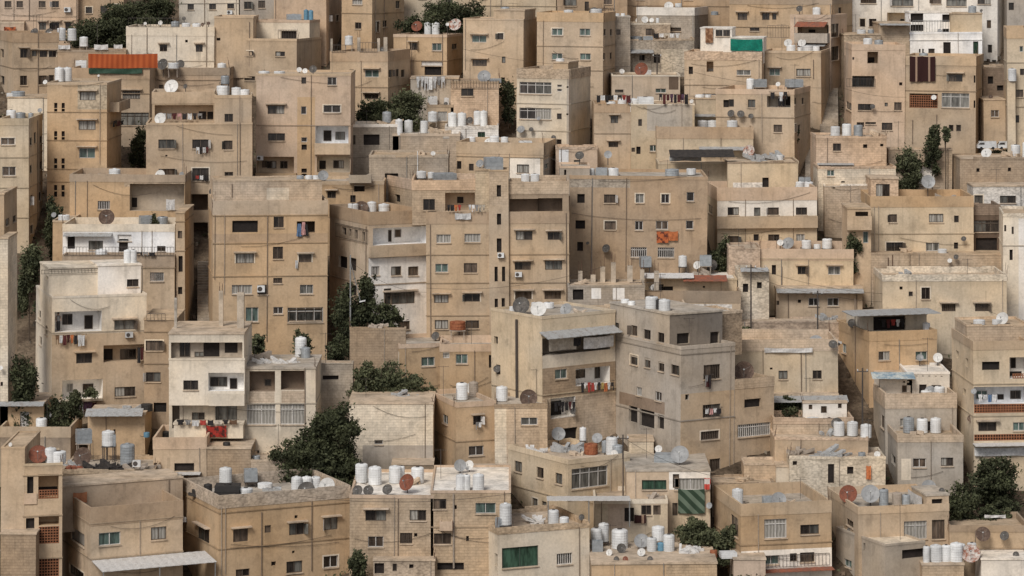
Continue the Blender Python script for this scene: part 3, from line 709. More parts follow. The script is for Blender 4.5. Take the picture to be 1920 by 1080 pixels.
# ---------------------------------------------------------------- vegetation
def leafmat(name, a, b):
    m, nt, p = mat(name, 0.75, spec=0.2)
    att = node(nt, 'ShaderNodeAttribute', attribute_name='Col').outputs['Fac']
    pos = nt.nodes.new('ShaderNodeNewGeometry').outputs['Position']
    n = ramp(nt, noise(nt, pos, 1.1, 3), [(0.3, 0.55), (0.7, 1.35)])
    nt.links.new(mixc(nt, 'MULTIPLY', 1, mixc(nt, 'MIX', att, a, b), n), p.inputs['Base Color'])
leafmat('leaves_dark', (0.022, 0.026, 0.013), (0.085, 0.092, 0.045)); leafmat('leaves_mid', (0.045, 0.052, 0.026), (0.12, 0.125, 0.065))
def leaves(cen, rad, n, size, seed, lobes=9, low=True):
    g = np.random.default_rng(seed); L = []; lobes = int(lobes * 2.2)
    for i in range(lobes):
        d = g.normal(size=3); d /= np.linalg.norm(d); q = d * g.uniform(0.25, 0.86); L.append((q, g.uniform(0.13, 0.36) * (1.25 - 0.45 * np.linalg.norm(q))))
    if low:
        for i in range(lobes // 2): q = np.array([g.uniform(-.6, .6), g.uniform(-.6, .6), g.uniform(-1.5, -.6)]); L.append((q, g.uniform(.2, .36)))
    k = len(L); ws = np.array([l[1] ** 2 for l in L]); ws /= ws.sum(); idx = g.choice(k, n, p=ws)
    d = g.normal(size=(n, 3)); d /= np.linalg.norm(d, axis=1)[:, None]; rr = g.uniform(0.3, 1, n) ** 0.6 * g.uniform(0.8, 1.2, n)
    st = g.random(n) < 0.28; rr[st] *= g.uniform(1.1, 2.0, st.sum())
    P = np.array([L[i][0] for i in idx]) + d * (rr * np.array([L[i][1] for i in idx]))[:, None]
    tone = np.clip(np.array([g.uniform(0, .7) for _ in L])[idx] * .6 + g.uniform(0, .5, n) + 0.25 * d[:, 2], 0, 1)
    P = P * np.array(rad) + np.array(cen)
    a = g.normal(size=(n, 3)) + d * 0.3; a /= np.linalg.norm(a, axis=1)[:, None]; b_ = np.cross(a, g.normal(size=(n, 3))); b_ /= np.linalg.norm(b_, axis=1)[:, None]
    sz = size * g.uniform(0.5, 1.5, n)[:, None]; V = np.stack([P - a * sz, P - b_ * sz * .55, P + a * sz, P + b_ * sz * .55], 1).reshape(-1, 3)
    return V, tone
def leafobj(name, V, col, mt, parent, org):
    n = len(V) // 4; me = bpy.data.meshes.new(name); V = V - np.array(org)
    me.vertices.add(n * 4); me.vertices.foreach_set('co', V.astype(np.float32).ravel()); me.loops.add(n * 4); me.loops.foreach_set('vertex_index', np.arange(n * 4, dtype=np.int32))
    me.polygons.add(n); me.polygons.foreach_set('loop_start', np.arange(0, n * 4, 4, dtype=np.int32)); me.update(calc_edges=True)
    ca = me.color_attributes.new('Col', 'FLOAT_COLOR', 'CORNER'); c4 = np.repeat(np.stack([col, col, col, np.ones(n)], 1), 4, 0); ca.data.foreach_set('color', c4.astype(np.float32).ravel())
    me.materials.append(MATS[mt]); o = bpy.data.objects.new(name, me); C.objects.link(o)
    if parent: o.parent = parent
    else: o.location = org
    return o
def tree(x, yc, w_, h_, yb, label, mt='leaves_dark', name='tree', cat='tree', dense=1.0, n=None):
    Y = yter(yb); mpp = Y / F; base = Vector(((x - 960) * mpp, Y, ter(Y) - 0.1)); rx, rz = w_ * mpp / 2, h_ * mpp / 2; cen = Vector((base.x, Y, -(yc - HY) * mpp))
    base.z = min(base.z, cen.z - rz * .7)
    t = empty(name, base); seed = int(x * 7 + yc)
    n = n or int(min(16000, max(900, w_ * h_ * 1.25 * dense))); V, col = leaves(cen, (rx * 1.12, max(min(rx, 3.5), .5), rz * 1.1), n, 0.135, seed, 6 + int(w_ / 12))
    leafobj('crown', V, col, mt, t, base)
    g = random.Random(seed); m = MB(); top = cen + Vector((0, 0, -rz * 0.2)); r = max(0.06, rx * 0.06)
    m.bar(base, top, r, 7, r2=r * .5)
    for i in range(9):
        a = g.uniform(0, 6.28); q = base.lerp(top, g.uniform(.5, 1)); e = cen + Vector((math.cos(a) * rx * .6, math.sin(a) * min(rx, 3) * .5, g.uniform(-.2, .7) * rz)); m.bar(q, e, r * .4, 5, r2=r * .12)
    m.build('trunk', 'bark', t, base); tag(t, label, cat, 'trees and shrubs between the houses')
def shrub(x, y, w_, h_, Y, label, mt='leaves_mid'):
    mpp = Y / F; cen = Vector(((x - 960) * mpp, Y, -(y - HY) * mpp)); n = int(max(80, w_ * h_ * 1.3)); V, col = leaves(cen, (w_ * mpp / 2, .5, h_ * mpp / 2), n, 0.10, int(x + y), 7, False)
    o = leafobj('balcony_plant', V, col, mt, None, cen - Vector((0, 0, h_ * mpp / 2))); return o

# ---------------------------------------------------------------- people (standing, one skinned body)
def person(loc, H, ang, top, label, bend=0.0):
    t = empty('person', loc); k = H / 1.75
    J = [((0, 0, .95), .13), ((0, 0, 1.18), .12), ((0, 0, 1.40), .15), ((0, 0, 1.50), .055), ((0, -.01, 1.62), .09), ((0, -.01, 1.70), .08),
         ((-.19, 0, 1.40), .06), ((-.25, -.02, 1.14), .045), ((-.22, -.2, 1.02), .035), ((-.2, -.27, 1.0), .03),
         ((.19, 0, 1.40), .06), ((.25, -.02, 1.14), .045), ((.22, -.2, 1.02), .035), ((.2, -.27, 1.0), .03),
         ((-.10, 0, .86), .10), ((-.11, -.02, .48), .07), ((-.11, .02, .09), .05), ((-.11, -.14, .04), .04),
         ((.10, 0, .86), .10), ((.11, -.02, .48), .07), ((.11, .02, .09), .05), ((.11, -.14, .04), .04)]
    E = [(0, 1), (1, 2), (2, 3), (3, 4), (4, 5), (2, 6), (6, 7), (7, 8), (8, 9), (2, 10), (10, 11), (11, 12), (12, 13), (0, 14), (14, 15), (15, 16), (16, 17), (0, 18), (18, 19), (19, 20), (20, 21)]
    me = bpy.data.meshes.new('body'); me.from_pydata([tuple(c * k for c in j[0]) for j in J], E, [])
    o = bpy.data.objects.new('body', me); C.objects.link(o); o.parent = t; o.rotation_euler.z = ang
    md = o.modifiers.new('skin', 'SKIN'); sv = me.skin_vertices[0].data
    for i, j in enumerate(J): sv[i].radius = (j[1] * k, j[1] * k)
    sv[0].use_root = True; o.modifiers.new('sub', 'SUBSURF').levels = 1; o.modifiers['sub'].render_levels = 2; me.materials.append(MATS['skin'])
    # clothes: shirt shell and trousers as lathes that follow the body, hair cap
    def shell(name, pr, m, cx=0): 
        b_ = lathe([(a * k, z * k) for a, z in pr], 12); b_.v = [(x_ + cx * k, y_ * .72, z_) for x_, y_, z_ in b_.v]; q = b_.build(name, m, t, smooth=True); q.rotation_euler.z = ang
    shell('shirt', [(.17, .88), (.19, 1.0), (.17, 1.18), (.21, 1.38), (.16, 1.47), (.06, 1.52)], 'cloth_' + top)
    shell('trousers', [(.19, .98), (.2, .85), (.19, .5), (.17, .1)], 'cloth_black'); shell('hair', [(.102, 1.66), (.105, 1.72), (.08, 1.79), (0, 1.81)], 'hair')
    tag(t, label, 'person')
DATA = r'''
B 0 146 -25 78 0 9 kp - l | pinkish apartment block at top left corner
n 15,8,13,12 37,8,12,12 79,8,13,12 104,8,13,12
nv 80,49,13,14 104,49,14,14 128,49,11,14
l 38
A 127,18
i 55,-20,38;i 144,-20,60
X 0 45 40 75 -0.8 3 kp tp4 t
Q 19,56,22,12,cloth_orange_patterned,draped_cloth,orange patterned cloth
B 148 232 -20 70 0 8 Tp - l | brownish block left of the dark trees
n 167,19,12,12 195,18,13,14 219,14,10,12
B 336 448 -20 62 0 9 cp - w | pale cream block right of the dark trees
n 358,12,12,12 399,12,13,12 433,11,13,11
l 6
A 431,23,10,7
i 384,-20,45
B 450 514 -20 66 0 8 gp - l | grey block above the big grey dish
n 465,10,14,14 491,8,13,14
S g 490,23,22
B 0 110 62 200 -26 9 tp Tp18 t | tan three floor house on far left
k 3,100,7,16 4,151,8,17
nv 44,100,13,17 64,100,9,11 81,101,14,12 98,101,14,12
n 44,151,13,18 80,150,15,17 96,146,10,11
l 128 178
i 71,63,185
R 62,78,28,60
B 108 236 93 190 0 5 Tp hp4 t | low brown wall house by the trees
T w 157,87,16,19
Q 121,88,22,8,sheet_white,folded_sheet,white sheet
Q 190,88,26,10,sheet_white,folded_sheet,white sheet
Q 222,87,16,8,sheet_white,folded_sheet,white sheet
B 236 401 50 180 0 9 cp cp17 t | cream house with railing on its roof
nv 306,90,14,13 373,90,13,14
k 349,77,5,5
l 114
i 387,40,125
i 275,52,100
R 240,335,34,49
S w 272,44,6 301,43,9
S k 345,35,8
S b 380,46,7 391,44,7
X 401 474 30 125 0.4 7 tp tp3 t
k 409,73,7,5
i 467,40,125
B 429 602 73 190 46 8 tp tp4 t | tan house with dark rebar terrace
n 466,100,17,9 525,101,18,9 524,146,18,6 468,147,20,8
i 562,108,114
X 480 580 37 76 4.4 3.4 cp kp5 l
k 541,65,28,14
R 522,556,56,72
T G 551,37,26,11
T b 574,37,9,20 583,37,9,19
B 514 640 -20 120 28 9 kp - l | pink cream block with grey side wall
n 621,34,8,13 633,34,5,12
B 640 757 -25 120 60 9 op - t | ochre tower block above white tank terrace
C 669,4,19,9
n 671,48,12,12
n 707,50,8,20 721,44,8,12 745,8,8,14
l 25
i 702,-20,75;i 719,-20,70
B 620 770 97 245 42 8 tp Tp19 l | tan house with concrete posts on roof
gv 698,138,26,14
n 733,138,7,14 746,137,5,14 756,138,7,14 660,136,8,12
nv 697,181,26,10
l 164
O 674,70,97,6;O 711,72,97,5;O 724,70,97,7;O 623,72,97,4
R 676,710,80,97
R 624,650,84,97
T w 654,84,15,18
i 772,80,140
B 738 868 65 180 30 7 op kp5 l | orange tan house with two dishes behind
nv 775,87,13,14 
g 819,88,18,14
n 852,87,10,10
k 812,133,32,16
W 810,119,40,8
l 114
i 830,65,140
T w 802,63,13,22 817,63,15,22
S r 782,50,21
S p 854,47,24
S w 839,46,7
B 868 1008 35 205 27 8 tp tp3 t | plain tan house with arched visors over windows
gv 898,73,27,13
n 938,68,11,12 944,112,7,12 943,151,7,12
nv 899,118,27,12
X 925 983 20 40 0.6 6 tp - t
B 1006 1153 24 215 23 8 tp op17 t | tan cube house with four teal windows
g 1044,60,20,13 1096,60,20,13 1044,106,20,12 1097,106,20,12
n 1133,60,4,12 1145,60,4,12 1132,105,4,12 1145,104,4,12
l 87 132
T w 1118,25,22,9 1066,26,18,8
B 880 1042 -30 70 0 9 yp - t | yellow tan block behind plain houses
l 11
n 905,-8,14,12
B 740 880 -30 40 0 9 yp - t | pale house behind the tall trees
n 842,5,14,12 792,-8,14,12
B 1044 1176 -30 80 0 9 Tp - l | brown block behind the cube house
n 1070,4,22,14 1100,12,8,18 1140,2,14,12
l -8
i 1132,-10,60
R 1100,1150,15,28
B 1160 1368 -30 60 0 8 Tp Tp8 l | long low brown block at top
l 11
n 1200,-4,16,8 1290,-4,16,8
B 1152 1182 33 150 0 5 gk - l | grey block strip behind the cube house
n 1160,60,8,10
T w 1157,52,10,8 1168,52,8,8
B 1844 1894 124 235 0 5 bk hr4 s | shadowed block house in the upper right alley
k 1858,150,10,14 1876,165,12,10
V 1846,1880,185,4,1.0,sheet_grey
B 1042 1120 276 360 0 4 kp kr4 s | low pinkish wall house beside glazed veranda house
P 1048,1066,280,308,Wp
n 1082,305,12,10
B 1194 1330 14 105 28 7 gk wp15 w | stone house with white band parapet
n 1266,55,22,7 1236,50,8,12
T w 1272,13,13,7
T g 1340,50,14,20
B 1177 1257 43 110 0 6 sr ck3 l | rubble stone house with small window
n 1217,60,12,13
S w 1196,38,9 1209,37,13 1222,38,9
T w 1233,43,6,10
L 1225,1275,62,11,kwtww
B 1172 1302 72 140 0 6 gr sr4 s | crumbling stone ruin above pale tanks
V 1172,1225,93,6,1.2,sheet_grey
k 1204,108,10,10 1232,110,12,16
P 1240,1290,92,136,cr
T g 1192,126,26,14
T G 1215,126,18,16
B 1147 1275 140 215 0 6 sp cp3 t | low shack with big rusty dish
n 1161,171,16,6
g 1239,170,20,8
P 1254,1272,138,168,Bp
T W 1212,140,16,9
S w 1166,134,10
S r 1203,153,26
B 1114 1183 195 330 0 7 tp Tp16 t | tan house with laundry across its roof
nv 1152,224,14,14 1150,271,18,10
l 250
L 1118,1182,178,13,kwkkwkrm
B 1183 1302 195 340 0 8 yp cp2 t | yellow house with grey plaster panel
P 1213,1298,198,245,lp
n 1200,230,7,13
T W 1210,196,28,15
S w 1182,193,9 1297,190,8
L 1235,1290,176,18,kmmukmuk
n 1187,281,7,8
g 1225,278,14,12
k 1197,282,8,14
n 1222,322,10,7
B 1231 1412 238 360 0 7 yp Tp22 t | long low house with three squat tanks
T w 1317,238,19,13 1336,238,19,13 1373,238,20,13
n 1338,280,10,8
V 1310,1400,275,6,1.0,sheet_grey
B 1283 1440 97 250 12 8 tp kr16 t | tan house under green tarp terrace
B 1331,122,13,26,t
k 1295,132,8,14
W 1331,136,28,13 1330,180,26,9
f 1394,136,26,10
n 1383,180,14,12
l 160
X 1313 1372 54 98 1.6 4 wp - w
Q 1330,66,14,28,cloth_brown_patterned,hanging_carpet,brown patterned carpet
n 1348,62,13,12 1362,62,13,12
X 1370 1431 72 98 1.4 4 wp - w
Q 1400,84,60,22,tarp_teal,tarpaulin,teal green tarpaulin
B 1368 1598 -25 140 38 10 op hp34 t | large ochre block at top right centre
nv 1392,31,18,13 1436,31,14,13 1452,31,8,12
l 52
n 1415,54,18,8
n 1575,20,6,12
B 1482 1588 28 175 30 6 kp kp6 t | small house with red orange awning
B 1525,58,58,24,t
V 1495,1552,41,9,1.2,sheet_rust
k 1515,59,13,6
n 1548,56,8,12
K 1494,1556,62,80,gp,0.9
T w 1531,28,15,15
n 1566,57,14,25 1566,100,14,26
R 1440,1480,48,70
V 1500,1552,82,4,1.2,sheet_grey
n 1525,96,30,14
B 1427 1557 96 235 17 8 tp tp4 t | tan house with row of white roof tanks
gv 1453,135,20,13
c 1507,136,27,14
T w 1483,96,17,12 1514,96,20,11 1530,96,14,10
T w 1500,96,10,6
i 1526,112,148
B 1343 1520 168 345 30 8 tp kp10 t | tan house with people on open balcony
k 1362,194,10,14
n 1372,193,10,14 1410,194,14,15
B 1461,188,44,27,l
k 1475,190,14,18
l 221
n 1459,241,16,14 
n 1492,190,4,12 1506,190,4,12 1492,240,4,14 1499,240,4,12
SW k 1371,213,14 1389,214,14 1408,218,10
T w 1407,166,15,20
T G 1425,163,22,15 1489,163,28,15
S w 1459,158,9
L 1446,1478,172,16,k.wk
B 1286 1348 186 300 0 5 yp - t | yellow annex with ribbed tanks on rack
T w 1312,212,18,24 1328,211,12,24
V 1300,1340,214,4,0.8,sheet_grey
B 1598 1892 -25 112 22 7 wp - w | big white stone apartment block
n 1628,2,30,9 1692,5,40,13 1756,2,18,10 1793,5,38,13 1845,2,25,11
n 1617,43,10,15 1636,43,14,15
B 1685,32,44,16,c
k 1686,39,7,5 1697,39,8,5
n 1854,45,8,15 1856,91,8,15 1864,118,8,12
n 1628,-40,30,12
l -22
Q 1685,48,46,2,sheet_grey,folded_sheet,grey sheet
B 1706 1842 60 165 0 8 Wp Wp3 w | bright white house with steel frame terrace
h 1725,95,3,7 1731,95,3,7
n 1747,96,12,10
d 1776,92,14,26
e 1830,92,10,28
l 75
S g 1762,96,9
X 1706 1784 24 62 2.0 4 Wp - w
k 1720,33,24,16 1720,52,24,12 1775,34,15,14 1774,58,13,8
R 1712,1784,38,60,metal_grey
X 1784 1842 27 72 1.0 5 yp - t
T g 1823,27,15,17
S k 1840,20,6
B 1648 1706 45 165 0 6 tk - t | narrow brown block house beside white house
V 1648,1705,44,3,1.3,sheet_grey
n 1655,88,6,6 1662,88,6,6 1669,88,6,6 1690,91,11,10
B 1583 1652 66 175 0 6 tr - t | rough house below the white stone block
T w 1615,66,17,11
T g 1633,65,12,10
B 1582 1696 83 285 -14 8 kp kp11 t | pinkish old house with barred balcony
n 1597,110,7,5
B 1635,108,20,22,T
k 1635,114,12,11
B 1613,153,52,21,g
n 1606,154,16,18 1627,154,26,18
h 1688,157,6,6
R 1586,1640,148,163
n 1593,200,14,14 1621,201,26,12 1661,196,6,7 1683,199,14,15 1613,234,14,9 1663,237,20,14
n 1632,231,20,4
SW k 1636,200,10
i 1584,104,212
B 1695 1843 106 300 14 9 tp tp17 t | tan house with maroon carpets hung outside
nv 1791,146,26,14
B 1731,189,53,27,y
L 1731,191,52,24
G 1791,188,52,27
n 1783,240,9,12 1797,240,9,12
k 1827,148,4,14 1827,195,4,14
l 171
Q 1718,129,24,48,cloth_maroon_striped,hanging_carpet,maroon striped carpet
Q 1742,129,24,47,cloth_maroon_striped,hanging_carpet,maroon striped carpet
SW w 1751,183,10
i 1711,225,270;i 1756,215,235
B 1884 1930 52 320 -6 8 yp op20 t | yellow house at top right edge
g 1917,92,7,11
n 1918,135,8,12 1913,175,14,14 1906,223,12,14
l 117 200
X 1890 1905 150 330 -1.0 2 yp tp3 t
T w 1898,150,16,23
B 1888 1930 -25 110 0 8 gp - l | grey block at the top right corner
n 1896,12,10,14
B 1845 1886 188 285 0 6 tp - s | small tan hut with white framed window
f 1866,213,15,13
S b 1858,182,9
B 14 100 184 300 0 6 cp - t | pale low wall behind left yellow house
T W 22,184,16,10
T g 34,184,26,14
B 0 80 222 470 26 9 yp yp13 t | yellow four floor house on left edge
f 15,265,26,13 17,321,25,17
n 58,265,4,14 66,258,4,20 77,262,4,14 58,317,4,15 77,310,4,15 59,375,5,18 75,368,5,16 59,430,5,16
l 295 352 408
T w 21,222,18,17
T g 38,221,20,11 58,221,10,10
S g 75,207,9
SW w 2,445,8
i 70,225,420
B 88 227 155 410 27 9 op tp4 t | ochre house with narrow stair vent slits
cv 164,180,30,16 163,235,32,17
gv 163,287,30,19
k 104,198,6,10 104,208,6,8 118,198,6,10 118,208,6,8 104,251,6,10 104,261,6,8 118,251,6,10 118,261,6,8
k 104,302,6,10 104,314,6,10 118,302,6,10 118,314,6,10 104,352,6,10 104,364,6,10 118,352,6,10 118,364,6,10
P 145,200,158,205,yr
l 210 263 317 341
K 205,226,188,206,tp,1.0
L 206,226,226,11,kmk
T w 111,153,17,28 126,153,17,28
S w 85,166,9
S w 185,142,5
B 135 280 127 260 0 8 tp Tp22 t | tan house under the orange fabric enclosure
Q 231,114,130,27,fence_orange,fabric_screen,long orange fabric screen
Q 217,133,100,10,sheet_green,fabric_strip,dark green fabric strip
cvr 246,178,33,15
l 175
b 253,223,56,24
S w 190,142,10
T W 152,127,20,14
S k 306,121,22
T w 325,128,20,11
B 280 430 127 215 0 7 Tp hp14 t | brown parapet house beside orange screen
l 150
n 302,163,8,8
B 274 475 230 430 2 9 tp tp3 t | tan house with laundry in loggia
n 312,270,30,17 376,270,31,17 428,272,16,17
n 313,323,31,13 376,327,31,24 429,329,16,13
h 312,292,4,3
L 368,392,275,16,wkwm
L 366,390,328,10,rwk
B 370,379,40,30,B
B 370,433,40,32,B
S w 301,329,22
i 450,180,330
X 285 402 172 229 2.2 6 tp tp22 t
B 345,212,110,30,t
k 379,218,14,15 394,218,12,14
L 303,380,212,13,wgmpkwkg
S w 322,163,27
S k 348,162,9
X 402 472 178 232 0.3 6 tp tp6 t
n 429,221,16,15
T w 418,177,24,18 443,177,18,14 459,177,18,10
T g 422,157,16,16
B 480 657 138 375 0 9 kp tp4 t | brown house with red blanket balcony
n 569,151,9,12 
f 622,152,17,15 622,204,32,14 
f 569,207,10,15 570,262,11,9
k 570,276,10,10 570,320,10,8 570,331,10,10
nv 517,206,31,16
n 518,257,32,14
B 622,254,62,36,W
d 612,256,15,20
n 636,256,18,15
K 590,657,268,289,tp,0.5
B 516,310,70,32,t
n 507,311,18,14 530,311,14,14 494,310,10,13
K 480,556,324,337,op,0.8
B 625,309,62,32,c
k 603,311,12,16
n 633,310,20,15
K 592,657,322,343,tp,0.7
P 557,590,182,340,op
l 235
Q 627,277,38,15,cloth_red_patterned,hanging_blanket,red patterned blanket
T w 495,166,21,19 524,166,21,19
S w 561,131,10 572,133,10
S k 587,130,15
A 488,296,12,8
P 480,555,167,235,kp
B 656 748 233 330 0 6 gk wp5 w | grey block house with one dark doorway
k 697,262,30,20
n 662,262,10,18
B 736 862 250 330 0 7 sk sp5 w | stone annex under paired white tanks
T w 748,249,14,27 766,249,16,25 795,250,15,25
g 836,256,12,8
B 835 935 236 300 0 6 Wk wr6 w | whitewashed stone house with green shutters
e 836,254,11,9 903,254,14,13
T w 811,228,18,20 848,232,17,22 866,232,17,22 895,233,14,27 907,233,14,27
S k 881,226,14 899,230,8
B 800 850 196 262 0 6 tp hp5 t | tiny tan house with white lattice window
Cr 829,218,18,18
T W 811,194,16,14
T W 837,193,8,10
S k 836,195,8
B 845 935 152 262 0 6 kk hp4 t | pinkish block hut with brown window
n 876,173,23,14
T G 927,192,22,11
R 845,935,150,165
S g 908,190,25
T r 925,200,9,22
B 770 860 148 225 0 5 lp - s | grey shed with white laundry line
n 800,160,12,12
L 780,835,143,24,wwwwwgw
B 968 1106 130 320 38 8 cp sr18 t | cream house with glazed verandas and pipe
G 1003,165,60,22 1003,213,60,21
f 1048,161,9,5 1048,169,9,5
n 1048,218,9,11 1048,266,9,10
h 1063,163,4,3 1063,214,4,3
l 195 246
i 1067,130,290
P 1062,1072,130,300,gp
SW g 977,243,15
SW g 1010,222,8
SW k 996,243,9 1038,258,9
X 1036 1064 118 132 0.8 4 tp - s
T w 1050,130,16,11
B 855 1040 268 395 22 8 tp tp22 t | tan house with white right half
P 955,1012,295,360,wp
P 1012,1045,295,360,lp
n 859,310,11,15 883,314,9,13
c 980,316,23,16
g 1024,311,7,10
T w 883,268,17,12 927,269,18,15 946,268,14,12
T W 985,272,24,8
l 295
B 692 840 290 425 0 7 gk gk5 t | grey concrete block house with slit window
k 734,330,25,10
i 783,283,322,tank_white
S w 812,288,9
k 780,329,12,7
B 715 892 336 480 -58 8 tk kk20 t | pale block wall house left of stair tower
k 745,372,10,14
B 840 862 40 10 0 8 tk - t | SKIP
B 800 1068 397 660 0 9 tp Tp22 t | big tan block with tall stair tower
f 833,447,27,16 887,446,30,16
g 829,502,24,16
n 883,502,25,18 
cv 828,560,27,15
nv 886,558,29,15
c 828,608,25,17
n 886,608,25,15
nv 984,442,31,17 1039,443,22,15 981,499,30,15 1039,498,32,17
nv 982,554,31,15 1037,554,31,15
n 985,610,26,15
l 477 530 591
A 972,514,13,9
i 808,420,640
L 838,872,383,13,kkor.
L 878,910,383,14,wwgtt
Q 868,405,30,12,cloth_white,draped_sheet,white sheet
i 1063,400,640
X 955 1068 340 420 0.25 7 hp sk24 t
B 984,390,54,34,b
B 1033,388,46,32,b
T w 985,343,16,18 1003,343,17,18
K 955,1005,397,414,tp,0.05
K 1016,1062,397,414,tp,0.06
X 774 893 336 398 1.5 7 sk kk20 t
n 806,383,22,21
B 864,378,56,34,t
k 864,377,12,12
T w 790,334,18,14 808,334,12,12
T G 832,336,42,12
X 893 920 320 397 0.6 4 yk - t
X 918 955 318 658 -0.35 3 tp tp3 t
P 920,953,322,385,sk
k 937,358,8,22 937,411,8,21 937,460,9,26 931,514,6,28 945,514,6,28 931,571,6,22 944,571,6,24
A 939,478,12,9
T G 925,318,32,24
S g 900,307,15
B 617 800 398 660 -73 9 tp Tp24 t | corner block with white balcony and facade
P 690,800,482,655,wp
B 748,442,100,32,W
e 703,443,14,25
f 757,440,13,16
n 742,445,6,22
fr 703,508,15,17
n 742,508,19,17 774,508,19,17
bv 749,559,56,22
n 757,610,22,16
n 726,556,14,30
K 690,800,459,480,tp,0.5
l 535
k 644,434,8,14 655,437,5,15 666,440,6,17 680,444,6,18
k 642,492,16,22 660,496,14,24
R 630,690,425,450
h 662,545,12,20
T w 662,396,20,15 697,397,17,20 720,397,21,16
S b 678,390,26
i 686,425,540
B 600 720 340 470 0 7 op tp6 l | ochre wall house with stacked rear balconies
nv 622,365,16,13
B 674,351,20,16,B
K 655,697,327,342,gp,0.8
k 662,373,10,14
B 390 613 378 670 -8 9 op sp27 t | ochre block with dresses hanging from window
k 458,425,48,22
n 521,416,19,21 
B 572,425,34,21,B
n 520,474,19,23
nv 571,484,24,15
cv 458,485,34,18
C 453,543,38,17
n 492,543,20,18 520,526,17,10
f 574,542,25,17
g 472,590,24,27
f 521,582,18,13
G 572,590,67,28
b 572,590,60,22
l 405 457 519
P 390,613,438,457,Tp
i 500,405,640
A 489,541,14,12
Q 561,431,11,24,cloth_blue,hanging_dress,blue dress
Q 569,428,10,24,cloth_pink,hanging_dress,pink dress
Q 574,431,8,22,cloth_black,hanging_dress,black dress
Q 556,495,5,16,cloth_white,hanging_cloth,white cloth
S k 400,360,16 429,361,17
X 398 602 337 380 2.4 5 sk sk3 t
i 433,345,370
P 498,540,352,375,ck
T w 579,380,14,18 594,380,16,20
T g 563,381,14,10
S g 606,363,20
B 130 346 327 490 0 8 op hp14 t | ochre house with small white panel terrace
fr 194,385,23,16
B 295,365,105,60,g
k 247,382,12,18
P 232,346,327,350,tr
Q 320,383,16,20,sheet_white,leaning_panel,white panel
T w 168,343,18,17 186,343,18,17 215,343,22,28 216,330,14,12
S w 301,331,22
S g 341,327,10
B 330 347 400 620 0 8 tp - t | narrow tan wall beside the dark alley
n 338,440,8,14
k 339,495,8,30 338,545,8,14
l 415 470
B 98 130 413 560 0 7 op tp3 t | orange plaster wall of the tank terrace
T w 120,415,22,13
S g 101,403,10
B 117 327 420 600 0 7 Wp cp14 t | white terrace house with brown dish
n 179,460,27,17
d 231,460,17,24
W 233,446,26,12
k 133,452,14,30
n 302,466,16,10
S b 200,408,30
T g 305,421,20,16
T G 276,419,28,15
V 120,210,437,6,0.8,sheet_grey
B 117 327 478 625 0 2.4 tp hp22 t | terrace front wall with framed lower window
fr 294,519,26,17
T w 190,497,23,31
l 502
R 119,326,463,478
L 255,292,472,7,kgk
B 66 262 500 800 -30 5 cp cp4 t | SKIP
B 66 273 556 800 -30 9 cp cp4 t | cream house with plants on lower balcony
B 145,603,88,38,W
n 130,603,19,20
d 170,608,16,26
nv 232,609,38,18
nv 157,672,30,19
B 232,662,78,32,t
k 207,670,18,24
n 245,668,30,20
n 234,734,39,18
B 154,730,76,36,W
C 136,732,12,16
n 170,732,20,16
P 96,273,625,800,tp
A 241,627,14,10
L 103,158,627,20,nwmmokww
L 130,180,753,26,kkwuum
L 256,268,650,32,km
K 96,190,748,752,cp,0.5
n 73,590,4,14 75,640,4,16 86,620,4,18
l 625
X 90 200 503 560 1.6 5 cp - c
k 86,522,4,7
R 75,200,505,512,metal_dark
X 182 262 498 558 1.3 4 wp - w
n 247,530,22,14
T w 239,500,14,33 250,500,13,33
S g 247,510,10
B 0 33 365 620 24 8 tp - t | dark tan wall at left screen edge
n 15,416,7,13 28,410,6,12
B 0 15 448 860 0 5 ck - t | pale block wall at far left edge
SW w 1,690,9
k 3,720,5,8
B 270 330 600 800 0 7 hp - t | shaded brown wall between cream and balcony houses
n 289,648,32,19 287,707,28,18
k 300,764,24,18
l 622 682
R 275,310,588,600
B 317 592 692 900 0 8 cp - l | long cream house with curtained ground windows
B 492,715,48,38,b
B 549,713,44,36,b
P 467,515,733,756,sk
P 528,573,733,756,sk
C 490,777,54,38 549,777,46,38
n 420,852,28,17
n 476,852,20,15
n 427,775,36,30
n 372,782,24,18
n 500,722,12,12
l 756
i 572,690,870
B 330,778,14,50,g
T w 564,668,22,38
T g 573,674,18,24
J 520,684,70,7,sheet_white,rubble_heap,scattered pale roof rubble
J 480,678,40,12,tank_tan,plank_pile,pile of leaning planks
X 317 458 627 690 -1.0 8 cp - s
B 388,657,134,30,g
n 345,660,20,32 372,668,18,12
k 395,655,30,32 432,652,24,24
O 330,558,618,5 415,545,614,8 452,548,618,13
X 317 459 672 760 -1.2 2 cp cp3 c
n 358,722,28,18
B 425,716,68,34,W
n 408,719,32,18
d 436,724,14,23
K 392,459,738,760,cp,0.3
X 326 456 796 822 -1.7 2 cp - c
L 332,445,786,12,kgwrktkn
Q 406,808,38,22,cloth_red_patterned,hanging_carpet,red patterned carpet
B 1088 1286 572 700 0 5 lp sp6 s | low pale wall house behind grey corner block
P 1125,1160,578,600,wp
k 1100,588,12,14
n 1262,586,12,10
B 1160 1388 545 655 0 6 tp hp22 t | tan walled yard with white painted wall
P 1256,1372,570,592,wr
P 1340,1388,592,640,sk
R 1180,1240,530,545
B 1206 1382 522 620 0 7 yp yp3 w | small yellow house with red sheet roof
V 1280,1362,516,11,1.4,sheet_rust
V 1205,1300,512,9,1.2,sheet_white
k 1247,550,30,26
k 1240,548,8,30
h 1320,538,4,4
T w 1280,500,16,22
T G 1210,500,20,20 1323,498,22,20
B 1066 1210 535 690 0 5 gk gk4 s | grey block walls of the unfinished plot
P 1110,1128,540,560,Wp
P 1150,1172,540,562,Wp
k 1085,552,20,20
